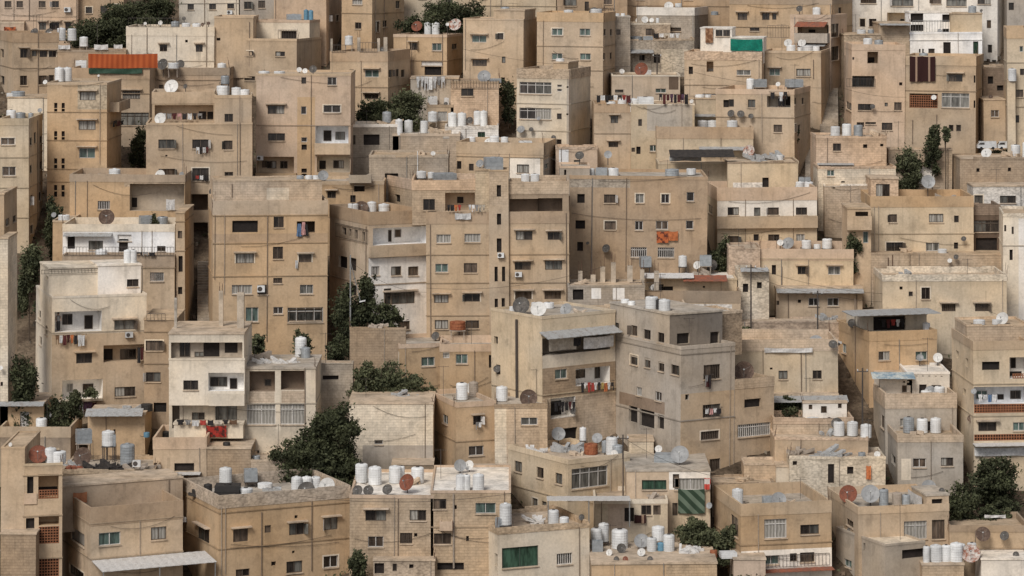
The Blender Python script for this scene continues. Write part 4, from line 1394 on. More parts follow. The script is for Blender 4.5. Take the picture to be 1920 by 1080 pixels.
B 655 760 615 740 0 1.0 hk hk3 s | stone retaining wall with dark graffiti
B 590 662 680 800 0 1.5 gk gk3 s | low stone wall under parking ledge
k 620,708,30,8
B 592 600 640 820 0 6 hp - s | SKIP
B 723 845 645 745 -26 7 op kp8 l | small ochre house with green glass window
g 803,678,25,17
P 723,749,650,740,cp
i 828,648,700
S k 817,630,16
S k 861,612,10
T r 858,618,30,17
B 825 925 645 745 0 6 op kp14 l | ochre annex with tilted green window
g 866,673,22,18
h 837,652,6,6
f 837,666,12,11
k 920,678,6,24
B 654 812 758 895 0 8 ck - s | pale block house with roofless top
P 680,812,835,900,gp
f 710,829,16,9
W 720,777,34,2 782,777,32,2
X 658 812 762 800 0.05 8 ck ck16 s
B 735 812 872 930 0 3 hk - s | low block wall behind white tanks
B 804 930 755 900 -52 8 op kp9 l | ochre corner house with laundry at window
g 835,786,10,17
nv 895,788,15,17
f 893,845,28,18
l 828
T w 866,750,22,34
T t 888,742,18,28
L 890,900,790,14,gw
B 928 1027 757 895 0 7 sk hk8 l | block stone house with white sliding window
f 993,790,31,14
T w 941,752,22,29
S b 991,821,33
P 928,950,757,895,ck
B 922 1155 593 860 -95 8 yp yp5 l | tall yellow house with grey awning balcony
P 1018,1155,684,740,hk
P 1018,1155,742,860,sk
B 1081,645,128,32,g
g 1053,701,23,18
B 1112,705,64,32,W
n 1103,705,25,16
n 1140,700,12,26
B 1056,764,46,38,W
k 1056,770,30,28
k 1060,814,46,22
l 741
P 1018,1155,658,684,cp
V 1012,1152,616,14,1.4,sheet_grey
Q 1052,642,52,28,cloth_beige,hanging_curtain,beige curtain
Q 1120,641,56,22,cloth_white,hanging_curtain,white curtain
Q 1080,640,14,16,cloth_black,hanging_curtain,dark curtain
L 1085,1147,716,18,kwrrwkyowk
L 1034,1075,752,24,kkkkmk
SW k 1075,771,12
i 972,598,745,metal_dark,0.12
k 931,637,7,14
n 935,692,8,18
SW k 932,692,14
T w 1006,578,20,12 1029,578,20,12
S k 978,585,33
S w 1010,588,30
S g 1062,581,24
T w 960,586,10,12
B 1135 1376 650 915 -140 12 gp gp6 l | big grey concrete corner building with roof room
n 1187,676,14,18 1212,681,11,18 1238,688,11,18 1264,694,15,18
f 1197,735,10,16 1233,744,12,17
k 1186,778,16,30 1212,786,28,32 1238,792,12,26
P 1160,1245,745,768,bp
nr 1333,697,31,27
h 1287,745,7,10
nr 1333,770,33,24
nr 1330,816,34,16
nr 1340,872,20,24
P 1275,1375,735,920,tp
l 665 790
L 1318,1330,702,26,gk
Q 1326,714,9,22,cloth_maroon,hanging_cloth,dark maroon cloth
L 1318,1348,764,12,wpwk
X 1253 1352 588 655 1.9 9.6 gp - l
P 1250,1356,580,660,Gp
n 1151,615,14,18 1187,621,11,19 1211,628,13,18 1237,634,12,19
k 1279,635,24,20
k 1338,635,17,26
T w 1172,572,16,12 1184,576,14,12 1222,582,24,28 1246,586,22,26
T k 1234,584,7,24
X 1351 1389 582 640 2.5 4 hr sr5 l
X 1372 1450 708 930 0.06 8 tp sk18 t
k 1410,755,31,16
Gr 1413,805,62,24
nr 1411,861,22,17
S b 1395,697,38
S w 1375,706,10
B 1067 1325 330 560 0 9 Tp Tp6 l | wide brown building with orange blankets below window
k 1088,373,14,17
n 1142,373,22,16
f 1198,372,15,17 1246,372,15,17 1293,368,14,17 1197,423,15,17 1240,422,23,16 1292,421,14,16
k 1087,422,18,16 1087,463,11,17
n 1143,423,21,16
Gr 1197,473,30,19
Gr 1248,473,31,19
P 1067,1180,333,352,gr
P 1067,1108,352,540,hp
SW k 1137,466,16
i 1108,350,520
SW k 1102,456,6
Q 1242,444,22,22,cloth_orange_patterned,hanging_blanket,orange patterned blanket
Q 1262,442,18,18,cloth_orange,hanging_blanket,plain orange blanket
T w 1110,330,11,15 1150,330,20,16 1296,328,18,13
T G 1128,330,22,16
T g 1260,330,26,14
X 1048 1104 312 345 0.6 5 gp kp4 l
k 1058,325,4,12
S k 1087,292,17
S g 1140,290,15
B 1325 1532 352 490 -20 8 yp kp24 t | two tone house with white upper floor
P 1345,1532,376,405,wp
n 1375,396,21,15 1420,397,12,16 1450,396,21,14 1503,396,21,14
n 1375,450,21,15 1451,447,21,15
d 1418,449,10,20
C 1501,446,16,14
n 1332,392,8,16
K 1343,1532,405,427,tp,0.5
T w 1500,352,16,12 1516,352,17,12
T G 1508,340,22,7
B 1365 1497 303 420 0 6 yp hr3 s | plain tan house behind two tone house
J 1440,300,70,9,sheet_grey,scrap_heap,heap of boards and sheets
T w 1462,300,14,10
k 1436,342,12,18
S p 1405,284,24
P 1375,1435,342,356,wr
B 1235 1498 303 400 0 6 yp yp4 t | long plain wall under black tent roof
V 1255,1375,280,14,2.5,sheet_black
k 1320,298,110,9
Q 1285,297,60,9,sheet_grey,tarpaulin,sagging grey tarpaulin
T w 1435,300,16,10
B 1410 1600 467 570 0 8 yp kp21 t | yellow house with roof dish and red crate
nv 1503,507,15,15
fv 1564,507,23,16
k 1451,506,8,18
l 485
T w 1512,466,18,17 1532,466,13,8 1551,466,19,20
T r 1510,466,14,11
S g 1478,457,24
S w 1463,455,12
i 1466,500,550
X 1455 1617 541 600 -1.5 5 tp - s
V 1455,1618,541,8,1.0,sheet_grey
h 1499,565,6,6
f 1526,566,20,15 1562,566,21,15
n 1455,568,12,8
i 1478,552,600;i 1606,552,585
B 1385 1475 560 660 0 5 tp - s | SKIP
B 1366 1425 462 575 0 4 kr kr4 s | pink rough wall left of crate house
B 1384 1442 506 620 0 4 cr cr5 s | whitish ruin behind dark utility pole
k 1398,540,10,16 1424,535,9,12
V 1388,1440,502,7,.8,sheet_grey
B 862 952 884 960 0 3 hr - s | low rubble lean-to with rust red sheets
V 858,950,876,9,1.2,sheet_rust
B 1372 1575 602 650 0 3 kr kr3 s | rough earth retaining wall behind parked cars
B 1633 1826 368 530 0 8 yp op20 t | pale yellow house with two window rows
n 1675,409,15,15
c 1756,409,27,16
n 1794,411,9,13
n 1678,463,32,18
f 1749,463,25,16
k 1793,461,8,12
l 438
S g 1740,341,26
P 1720,1785,356,368,lp
SW k 1807,448,10
B 1586 1636 398 540 0 5 tp - t | SKIP
B 1590 1634 392 560 0 5 tp - t | narrow tan house with torn white roof
B 1617,403,24,12,b
K 1588,1634,404,430,tp,0.8
g 1624,445,10,22
B 1633 1887 474 560 0 6 sk sk3 t | block wall terrace with two wall dishes
SW w 1781,489,9
SW k 1793,482,10
i 1665,483,505,rebar;i 1673,478,508,rebar
T w 1767,512,17,10
B 1655 1888 515 650 0 7 yp cr12 s | pale house with electricity pole in front
n 1708,551,8,9
n 1736,550,16,22
nrv 1779,577,26,14
nv 1841,577,25,14
k 1690,540,6,6
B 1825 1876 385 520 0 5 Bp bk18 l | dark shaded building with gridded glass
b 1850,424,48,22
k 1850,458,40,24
B 1873 1930 400 600 -8 8 cp cr6 t | cream house at right middle edge
n 1899,432,4,14 1885,428,4,12
P 1910,1930,410,600,wp
k 1896,478,6,20
l 460
B 1530 1662 255 400 0 6 kk kk5 s | pink stone house on the path
n 1569,276,15,14
k 1622,274,8,7 1653,272,6,5
V 1532,1600,306,3,0.6,sheet_grey
B 1534 1680 312 430 0 5 ck kr4 s | pale stone ruin with grey shutter window
g 1558,323,14,14
k 1581,341,7,3
B 1546 1636 345 440 0 4 sk wr3 s | low stone hut with tiny holes
k 1564,351,5,4
B 1632 1684 336 470 0 4 kr - s | stone gateway with brown metal gate
n 1655,357,26,24
B 1665 1785 278 380 0 1.5 sk sk3 s | stone garden wall with white patch
P 1722,1752,312,345,wp
B 1800 1930 295 420 0 6 hk hk3 s | brown rubble house with pale cornice
k 1834,319,6,7 1893,318,6,7
S w 1850,288,20
B 1825 1930 350 460 0 5 wr - s | whitewashed rubble wall below brown house
nr 1835,374,16,16
n 1890,374,30,14 
B 1570 1757 622 745 -60 9 op op18 l | ochre house with tanks under roof canopy
f 1658,667,21,17
g 1728,667,22,16
g 1583,653,8,18
SW k 1598,607,18
S w 1611,668,8
i 1605,560,740
T w 1627,620,14,16 1649,622,24,18 1722,620,14,16 1737,620,14,16
X 1614 1738 592 625 3.2 4 cp - l
k 1668,606,60,26
V 1578,1742,580,10,3.2,sheet_grey
L 1650,1695,598,16,kmrwk
B 1700 1780 697 800 0 6 wp wp4 w | little white house with row of holes
h 1718,704,4,4 1730,704,4,4 1742,704,4,4 1754,704,4,4 1765,704,4,4
n 1754,729,16,14
d 1730,732,14,22
B 1650 1710 712 800 0 6 wp - s | white hut under painted sheet canopy
n 1699,729,16,13
h 1695,716,4,3 1702,716,4,3
V 1632,1712,698,12,1.5,sheet_paint
B 1638 1794 738 850 -22 6 lp sk28 s | grey stone house with arched doorway
f 1700,792,24,15
d 1745,804,20,28
n 1655,790,6,24
B 1658 1806 815 925 -25 8 lp sk14 t | plastered corner house with two white windows
f 1724,868,25,17
n 1776,866,23,16
k 1675,862,8,18
P 1690,1708,860,900,cp
B 1786 1930 640 900 -40 9 yp tp16 t | yellow house with brick lattice balconies
k 1859,686,33,16
B 1912,690,36,40,W
d 1908,685,10,20
B 1876,742,100,34,W
g 1848,745,22,17
k 1884,749,12,10
n 1912,745,20,16
L 1876,766,102,16
L 1912,708,24,14
nv 1852,800,34,17
g 1911,800,22,16
L 1876,820,102,12
l 720 780
k 1796,665,5,15 1814,680,5,17 1809,735,5,13
V 1824,1930,830,6,1.2,sheet_white
Q 1876,846,100,16,cloth_white,awning_curtain,long white awning curtain
SW g 1826,734,11
SW b 1820,785,13
L 1832,1868,738,14,wwbw
X 1814 1930 607 642 3 5 sk sk4 t
T w 1836,640,22,9 1868,640,16,10
S w 1880,602,24
B 1372 1572 636 790 0 7 yp sk22 t | yellow house with block parapet and tarps
n 1469,703,17,16 1533,703,17,16
k 1447,691,5,4
i 1503,660,750
Q 1478,656,90,9,sheet_white,tarpaulin,long white tarpaulin
SW k 1562,646,17
S g 1530,652,28
X 1450 1572 742 800 -1.2 3 yp - s
V 1448,1588,742,12,1.6,sheet_grey
B 1506 1588 756 830 0 4 wp - s | low white shed with grey sheet roof
n 1520,763,7,9 1545,768,11,13 1575,761,7,9
B 1450 1600 783 870 0 4 sk kk12 s | low stone wall house with AC box
T w 1524,832,22,34
T k 1500,833,17,18
S b 1555,822,10
B 1452 1628 820 910 0 5 tp kr5 s | earth coloured low house above rubble yard
B 1480 1660 856 950 0 5 cr cr5 s | ruined pale house with brown door
J 1560,856,70,7,sheet_grey,scrap_heap,strewn boards and sheets
d 1558,888,12,36
k 1490,869,8,8 1594,882,12,14
Q 1628,885,9,26,cloth_orange,hanging_cloth,bright orange cloth
T g 1616,898,14,24
S w 1645,888,12
B 1335 1452 905 965 0 4 hr hr4 s | rubble stone terrace below grey corner block
k 1400,925,18,8
B 1395 1470 868 930 0 3 sk sr4 s | low broken wall beside rubble yard
B 1455 1502 876 940 0 4 cp - s | pale broken wall at rubble yard
Q 1508,915,50,26,sheet_white,corrugated_sheet,white corrugated sheet
B 1340 1560 945 1110 -50 9 op tp22 l | ochre house with large glazed window
C 1455,991,42,36
n 1519,993,35,18
n 1378,985,14,36
P 1390,1560,1030,1110,wp
g 1446,1050,30,16
n 1488,1045,13,15 1514,1045,27,18
l 1022
T w 1383,945,21,30
S g 1460,937,28
T G 1441,952,22,22
V 1395,1560,1066,6,0.9,sheet_rust
R 1400,1555,1040,1062,metal_dark
B 1553 1780 950 1100 -57 9 tp tp14 l | tan house with dishes and metal tanks
C 1717,994,43,34
n 1760,993,24,36
n 1594,980,13,12
S r 1591,927,34
S g 1632,927,35 1741,914,28
S k 1766,920,11
T g 1657,949,18,34
T t 1682,948,19,26
T g 1699,948,16,22
X 1738 1780 930 955 0.3 4 tp - l
k 1758,943,20,14
P 1743,1775,955,960,tp
Q 1720,938,26,28,sheet_white,leaning_panel,white panel
B 1568 1735 1020 1150 -92 8 gp gp4 c | grey unfinished house on bottom right
k 1714,1038,44,17
g 1590,1056,14,14
k 1621,1025,4,14
S k 1592,1003,8
X 1632 1698 985 1022 4 3.5 cp - w
T w 1665,992,24,34
B 1730 1808 1060 1150 0 6 tk - s | tan block house with crowded white tanks
T w 1737,1056,13,34 1755,1056,24,36 1774,1056,17,36 1793,1056,24,40 1800,1040,20,22 1822,1040,18,24
S k 1738,1052,12 1788,1045,11
S p 1820,1040,36
B 1780 1930 985 1090 0 6 tp hp12 t | low tan house with two wall dishes
SW b 1843,1002,28
SW k 1884,1005,18
l 1028
Q 1865,967,40,6,sheet_white,corrugated_sheet,white roof sheet
B 1840 1930 1050 1140 0 6 wp - w | white slab roof at bottom right
S k 1905,1058,12
B 1110 1345 1058 1180 0 8 tk - s | low house with many tanks at bottom
P 1110,1250,1060,1120,op
T w 1118,1030,22,42 1132,1015,20,36 1162,1030,31,40 1222,1036,19,30 1234,1013,24,28 1254,1036,22,36
T b 1239,1036,13,20
T G 1120,1036,20,24
S g 1203,1015,28
S k 1165,1028,18
S w 1143,1036,13 1203,1036,16
S k 1156,1052,11 1219,1051,11
S r 1173,1052,11
J 1290,1040,50,10,sheet_white,sheet_pile,pile of white sheets
B 1375 1435 1050 1140 0 5 kp - s | pale shed with white plastic boxes on roof
T W 1365,1050,30,16
T r 1338,1052,14,22
B 1115 1252 936 1040 0 6 yp cp8 s | cream courtyard house with open shed
k 1180,965,18,26
V 1025,1180,930,8,3.5,sheet_white,2.2
n 1212,955,19,21 1232,955,14,21
P 1140,1176,945,990,kp
Q 1200,972,22,16,cloth_maroon_striped,draped_cloth,striped cloth
B 1175 1332 884 1010 0 8 tp - l | tan house with green striped curtain
P 1255,1332,884,918,wp
e 1227,909,46,18
C 1295,908,60,22
n 1268,902,12,26
i 1168,860,950
P 1255,1330,955,1010,yp
n 1266,955,10,24
SW g 1330,948,12
Q 1296,939,50,46,cloth_green_striped,hanging_curtain,green striped curtain
Q 1326,906,11,22,cloth_red_checked,hanging_cloth,red checked cloth
T G 1250,868,44,18
T w 1277,850,15,12
S g 1275,853,34
S w 1235,842,14
B 952 1180 862 1000 -112 9 yp yp9 s | pale yellow house with white veranda glazing
G 1105,895,68,38
n 971,876,14,20 1012,887,13,20 1047,898,13,20
l 938
n 1003,945,10,20 1020,950,9,18
T r 1108,852,26,22
T w 1147,853,22,36 1093,826,13,26
T g 1158,855,20,22 1134,845,12,20
S g 1047,814,26
S w 1152,851,14
S g 1120,822,20
J 1075,848,60,10,sheet_grey,rubble_heap,heap of rubble
J 1010,850,40,6,sheet_white,sheet_pile,pile of pale sheets
B 1180 1226 828 900 0 3 ck - s | small block wall behind grey cooler
B 872 1106 990 1160 -62 8 cp tr12 s | cream house with large dark green window
e 976,1044,68,38
fr 1059,1048,29,21
n 896,1030,9,20
k 932,1050,8,24
T w 902,984,20,20 948,984,23,42 1038,988,20,34 1058,990,18,22
T G 940,992,22,22
T g 918,986,10,18
S k 1091,970,12
J 1005,982,40,5,sheet_white,sheet_pile,pile of pale rags
B 655 812 928 1130 0 12 tk kp6 w | tan block house under row of tanks
nv 704,967,39,20
n 783,966,31,20
f 704,1016,29,20
nr 761,1009,23,20
h 779,1003,6,7
T w 678,905,24,38 703,909,25,36 741,906,24,34 753,904,12,32 783,906,24,32
S k 671,920,20 691,920,20 727,918,20
S r 764,905,32
i 746,935,1050
B 808 958 920 1130 0 12 tk kp4 w | tan block house with small red balcony
n 825,945,25,19
g 911,953,38,20
n 830,1010,32,20
h 854,951,6,8 877,1010,5,10
T w 864,920,19,32 875,920,14,32 897,920,22,33
i 851,925,1065,tank_tan,0.07
l 988
K 825,849,975,992,kp,0.7
k 845,1062,50,14
Q 838,984,24,14,sheet_rust,hanging_sheet,red sheet
B 700 815 1052 1150 0 3 sr - s | low rubble shed at the bottom
k 711,1066,18,20
n 740,1064,8,14
h 771,1062,8,8
B 342 656 930 1150 -68 9 op sr24 l | wide ochre house with cluttered roof
nv 381,1002,22,27
nv 451,1004,28,24
n 502,992,12,14
nv 556,992,28,22 620,982,26,23
f 620,1053,27,22 
n 552,1063,30,22
h 513,1057,9,8 555,969,6,6 550,1035,5,5
n 455,1074,26,14
l 962 1030
i 490,960,1080;i 584,940,1070
A 347,972,8,9
T K 427,941,46,34
T k 390,930,16,24
T w 423,905,24,30 461,941,26,28
T G 470,902,24,24
T w 556,926,20,34 575,924,20,32 592,922,18,30
T k 500,938,22,14
S k 575,921,34
S w 614,912,32
T w 497,915,28,8
J 380,930,30,12,sheet_black,scrap_heap,heap of dark scrap
J 520,925,26,8,sheet_grey,scrap_heap,heap of grey scrap
B 115 343 952 1180 -55 9 tp Tp34 t | tan house with open walled roof terrace
g 206,1010,41,24
c 298,1000,29,24
c 146,1006,25,24
n 144,1074,27,18
l 982 1048
V 172,384,1042,22,3.2,sheet_white,2.4
X 115 343 905 962 5.2 4 hp - s
i 317,900,950
Q 149,932,26,20,lattice_clay,lattice_screen,brown lattice screen
O 337,905,960,8
B 175 384 1062 1160 0 4 hp - w | SKIP
B 38 116 870 1180 -5 7 tp yp4 t | narrow house front with brick lattice balconies
k 56,910,12,32
B 90,912,38,46,o
L 90,931,38,25
L 91,1003,38,32
B 91,975,38,20,o
L 91,1064,38,34
k 56,985,16,27
K 44,68,925,945,kp,0.1
l 892 968 1048
S r 72,853,36
T w 95,878,22,40 110,880,28,36
B 0 44 838 1180 0 8 tp tp3 t | flat tan wall at bottom left corner
S w 20,1000,8
l 1000
X 0 66 1002 1200 -1.5 3 hk - s
B 116 290 880 1010 0 7 hr tr8 l | rubble edged roof full of scrap metal
S b 156,857,36
T g 239,872,28,42
T G 157,830,28,26
T w 203,836,24,30
T G 208,836,18,22
A 257,868,15,12
J 200,884,70,12,sheet_black,scrap_heap,heap of bent scrap metal
J 260,884,40,8,tank_tan,plank_pile,pile of broken boards
J 135,890,26,9,sheet_rust,rust_heap,heap of rusted sheets
J 150,880,30,10,sheet_grey,scrap_heap,heap of grey boards
B 288 388 820 960 0 7 tp kp22 l | tan house with white awning
k 346,876,37,15
k 293,877,13,19
V 284,378,885,5,1.3,sheet_white
T k 308,818,20,10
T b 275,818,12,8
B 0 132 800 900 0 7 hp tp20 t | long parapet house with satellite dish mast
S w 92,779,12
B 0 82 758 860 0 6 op - s | small ochre hut with white door
W 46,790,17,36
V 0,84,753,8,1.0,sheet_grey
T W 43,752,8,6
B 165 272 778 870 0 5 op - s | ochre shed with junk on sheet roof
V 163,270,766,14,1.2,sheet_grey
J 240,780,36,9,sheet_grey,scrap_heap,heap of branches and boards
k 215,810,4,10
T k 275,775,23,19
B 388 470 842 960 0 5 hk - s | rough stone yard wall with cooler
T k 425,880,14,12
B 470 542 862 960 0 6 sk sk5 s | pale broken block house beside the trees
T g 480,897,16,24
S b 512,900,12
'''
DEFER = []
def later(fn, *a): DEFER.append((cur, len(cur.blocks), fn, a))
def nums(t): return [float(x) for x in t.split(',')]
BL = []; cur = None; skip = False
for ln in DATA.strip().split('\n'):
    for cmd in ln.strip().split(';'):
        cmd = cmd.strip()
        if not cmd: continue
        key, _, rest = cmd.partition(' ')
        if key == 'B' and '|' in rest:
            head, lab = rest.split('|'); h = head.split()
            if lab.strip() == 'SKIP': skip = True; continue
            skip = False
            cur = Building(lab.strip(), *[float(q) for q in h[:6]], h[6], h[7], h[8]); BL.append(cur); continue
        if skip: continue
        toks = rest.split()
        last = toks[-1].split(',')[-1] if toks else ''
        if key == 'X':
            cur.extra(*[float(q) for q in toks[:6]], toks[6], toks[7], toks[8])
        elif key == 'l':
            for t in toks: cur_b = cur.blocks; sv = cur.blocks; band(cur, float(t))
        elif key == 'P':
            a = rest.split(','); patch(cur, *[float(q) for q in a[:4]], a[4])
        elif key == 'K':
            a = rest.split(','); balcony(cur, *[float(q) for q in a[:4]], a[4], float(a[5]))
        elif key == 'V':
            a = rest.split(','); awning(cur, *[float(q) for q in a[:5]], a[5], float(a[6]) if len(a) > 6 else False)
        elif key == 'R':
            a = rest.split(','); railing(cur, *[float(q) for q in a[:4]], *(a[4:5]))
        elif key == 'i':
            a = rest.split(','); pipe(cur, *[float(q) for q in a[:3]], *(a[3:4]), **({'r': float(a[4])} if len(a) > 4 else {}))
        elif key == 'L' and last.isalpha() or (key == 'L' and '.' in last and any(ch.isalpha() for ch in last)):
            a = rest.split(','); laundry(cur, *[float(q) for q in a[:4]], a[4])
        elif key == 'Q':
            a = rest.split(','); cloth(cur, *[float(q) for q in a[:4]], 'w', a[5], off=0.22, mt=a[4], adj=a[6], shape='dress' if 'dress' in a[5] else 'sheet')
        elif key == 'T':
            for t in toks[1:]: later(tank, *nums(t), toks[0])
        elif key == 'S':
            for t in toks[1:]: later(dish, *nums(t), toks[0])
        elif key == 'SW':
            for t in toks[1:]: dish(cur, *nums(t), toks[0], True)
        elif key == 'A':
            for t in toks: aircon(cur, *nums(t))
        elif key == 'O':
            for t in toks: later(column, *nums(t))
        elif key == 'J':
            a = rest.split(','); later(junk, *[float(q) for q in a[:4]], a[4], a[5], a[6])
        else:
            for t in toks:
                a = t.split(','); window(cur, key + (a[4] if len(a) > 4 else ''), *[float(q) for q in a[:4]])
for b, nb, fn, a in DEFER:
    keep = b.blocks; b.blocks = keep[:nb]; fn(b, *a); b.blocks = keep
for b in BL:      # smaller things on otherwise bare roofs
    m0 = b.blocks[0]; hasT = any('tank' in i[1] for i in b.items); hasD = any('dish' in i[1] for i in b.items); sv = b.blocks; b.blocks = [m0]
    if m0.w > 3.5 and m0.d >= 5 and not any(q in b.label for q in ('wall ', 'roofless', 'ruin', 'shed', 'terrace', 'annex', 'hut')):
        yr = -(m0.zr) / (m0.Y + m0.d * .6) * F + HY; k_ = 3.1 / m0.Y * F
        if not hasT and rng.random() < .6 and yr > 5:
            x_ = rng.uniform(b.xa + 14, b.xb - 14)
            for q in range(rng.choice([1, 2, 3])): tank(b, x_ + q * k_ * .38, yr, k_ * .31, k_ * rng.uniform(.3, .5), rng.choice('wwwg'))
        if not hasD and rng.random() < .6 and yr > 5:
            for q in range(rng.choice([1, 1, 2])): dish(b, rng.uniform(b.xa + 8, b.xb - 8), yr - k_ * .3, k_ * rng.uniform(.2, .36), rng.choice('wwgkk'))
    b.blocks = sv
for b in BL:
    m0 = b.blocks[0]
    if b.xr[1] - b.xr[0] > 70 and 230 < (b.Y and -(m0.zr) / b.Y * F + HY) < 1000 and rng.random() < 0.75 and m0.w > 5:
        x_ = rng.uniform(b.xa + 15, b.xb - 15); y_ = -(m0.zr) / (m0.Y + m0.d * .5) * F + HY
        sv = b.blocks; b.blocks = [m0]; junk(b, x_, y_, rng.uniform(16, 34), rng.uniform(5, 9), rng.choice([None, 'sheet_grey', 'tank_tan']), 'rubble_heap', 'low heap of blocks'); b.blocks = sv
for b in BL:
    finish(b); tag(b.root, b.label, 'building', 'houses stacked up the hillside'); label_items(b)

# ---------------------------------------------------------------- ground
def ground():
    g = np.random.default_rng(5); mb = MB(); xs = np.arange(-420, 421, 6.0); ys = np.concatenate([np.arange(-60, 180, 20.), np.arange(180, 460, 4.0), np.arange(460, 1500, 40.)])
    me = bpy.data.meshes.new('ground'); V = []; nx = len(xs)
    for y in ys:
        for x in xs:
            z = ter(y) if y > 120 else ter(120) - 0.02 * (120 - y)
            if y > 430: z = ter(430) + (y - 430) * 0.12
            z += 0.5 * math.sin(x * .13 + y * .09) + .35 * math.sin(x * .31 - y * .23) - 0.6 + float(g.uniform(-.25, .25)); V.append((x, y, z))
    Fs = [(j * nx + i, j * nx + i + 1, (j + 1) * nx + i + 1, (j + 1) * nx + i) for j in range(len(ys) - 1) for i in range(nx - 1)]
    me.from_pydata(V, [], Fs); m, nt, p = mat('earth_and_rubble', 0.95, spec=0.1)
    pos = nt.nodes.new('ShaderNodeNewGeometry').outputs['Position']
    c = ramp(nt, noise(nt, pos, 0.35, 7, 0.7), [(0.3, (0.045, 0.033, 0.022)), (0.5, (0.10, 0.073, 0.05)), (0.65, (0.19, 0.145, 0.10))])
    v = ramp(nt, noise(nt, pos, 3.0, 4, 0.8), [(0.35, 0.55), (0.65, 1.25)]); c = mixc(nt, 'MULTIPLY', 1, c, v)
    nt.links.new(c, p.inputs['Base Color']); me.materials.append(m)
    o = bpy.data.objects.new('ground', me); C.objects.link(o); o['kind'] = 'structure'
ground()
def scatter():
    g = random.Random(3); m = MB()
    for i in range(5200):
        Y = g.uniform(238, 372); x = g.uniform(-.19, .19) * Y; z = ter(Y) - .55; k = g.uniform(.08, .42); a = g.uniform(0, 3.1)
        c = PAL[g.choice('tshgbkc')]; f_ = g.uniform(.2, .6); c = tuple(v * f_ for v in c)
        z += 0.5 * math.sin(x * .13 + Y * .09) + .35 * math.sin(x * .31 - Y * .23)
        m.box((x, Y, z - .1), (math.cos(a) * k, math.sin(a) * k, g.uniform(-.3, .3) * k), (-math.sin(a) * k * .7, math.cos(a) * k * .7, 0), (0, 0, k * .8 + .1), c, 3)
    o = m.build('loose_stones', WM); tag(o, 'loose stones and rubble strewn over the bare slope', 'rubble', kind='stuff')
    g = np.random.default_rng(8); n = 42000; Y = g.uniform(238, 372, n); X = g.uniform(-.19, .19, n) * Y; keep = (np.sin(X * .21 + 1) * np.sin(Y * .17 + X * .05) + g.uniform(-.5, .5, n)) > .15; X = X[keep]; Y = Y[keep]; n = len(X)
    Z = Z0 + (Y - Y0) * SL - .45 + .5 * np.sin(X * .13 + Y * .09) + .35 * np.sin(X * .31 - Y * .23) + g.uniform(0, .35, n); P = np.stack([X, Y, Z], 1)
    a = g.normal(size=(n, 3)); a /= np.linalg.norm(a, axis=1)[:, None]; b_ = np.cross(a, g.normal(size=(n, 3))); b_ /= np.linalg.norm(b_, axis=1)[:, None]; sz = g.uniform(.1, .26, n)[:, None]
    V = np.stack([P - a * sz, P - b_ * sz * .5, P + a * sz, P + b_ * sz * .5], 1).reshape(-1, 3)
    tag(leafobj('weeds', V, g.uniform(0, 1, n), 'leaves_mid', None, (0, 0, 0)), 'low scrub and weeds growing between the houses', 'weeds', kind='stuff')
scatter()

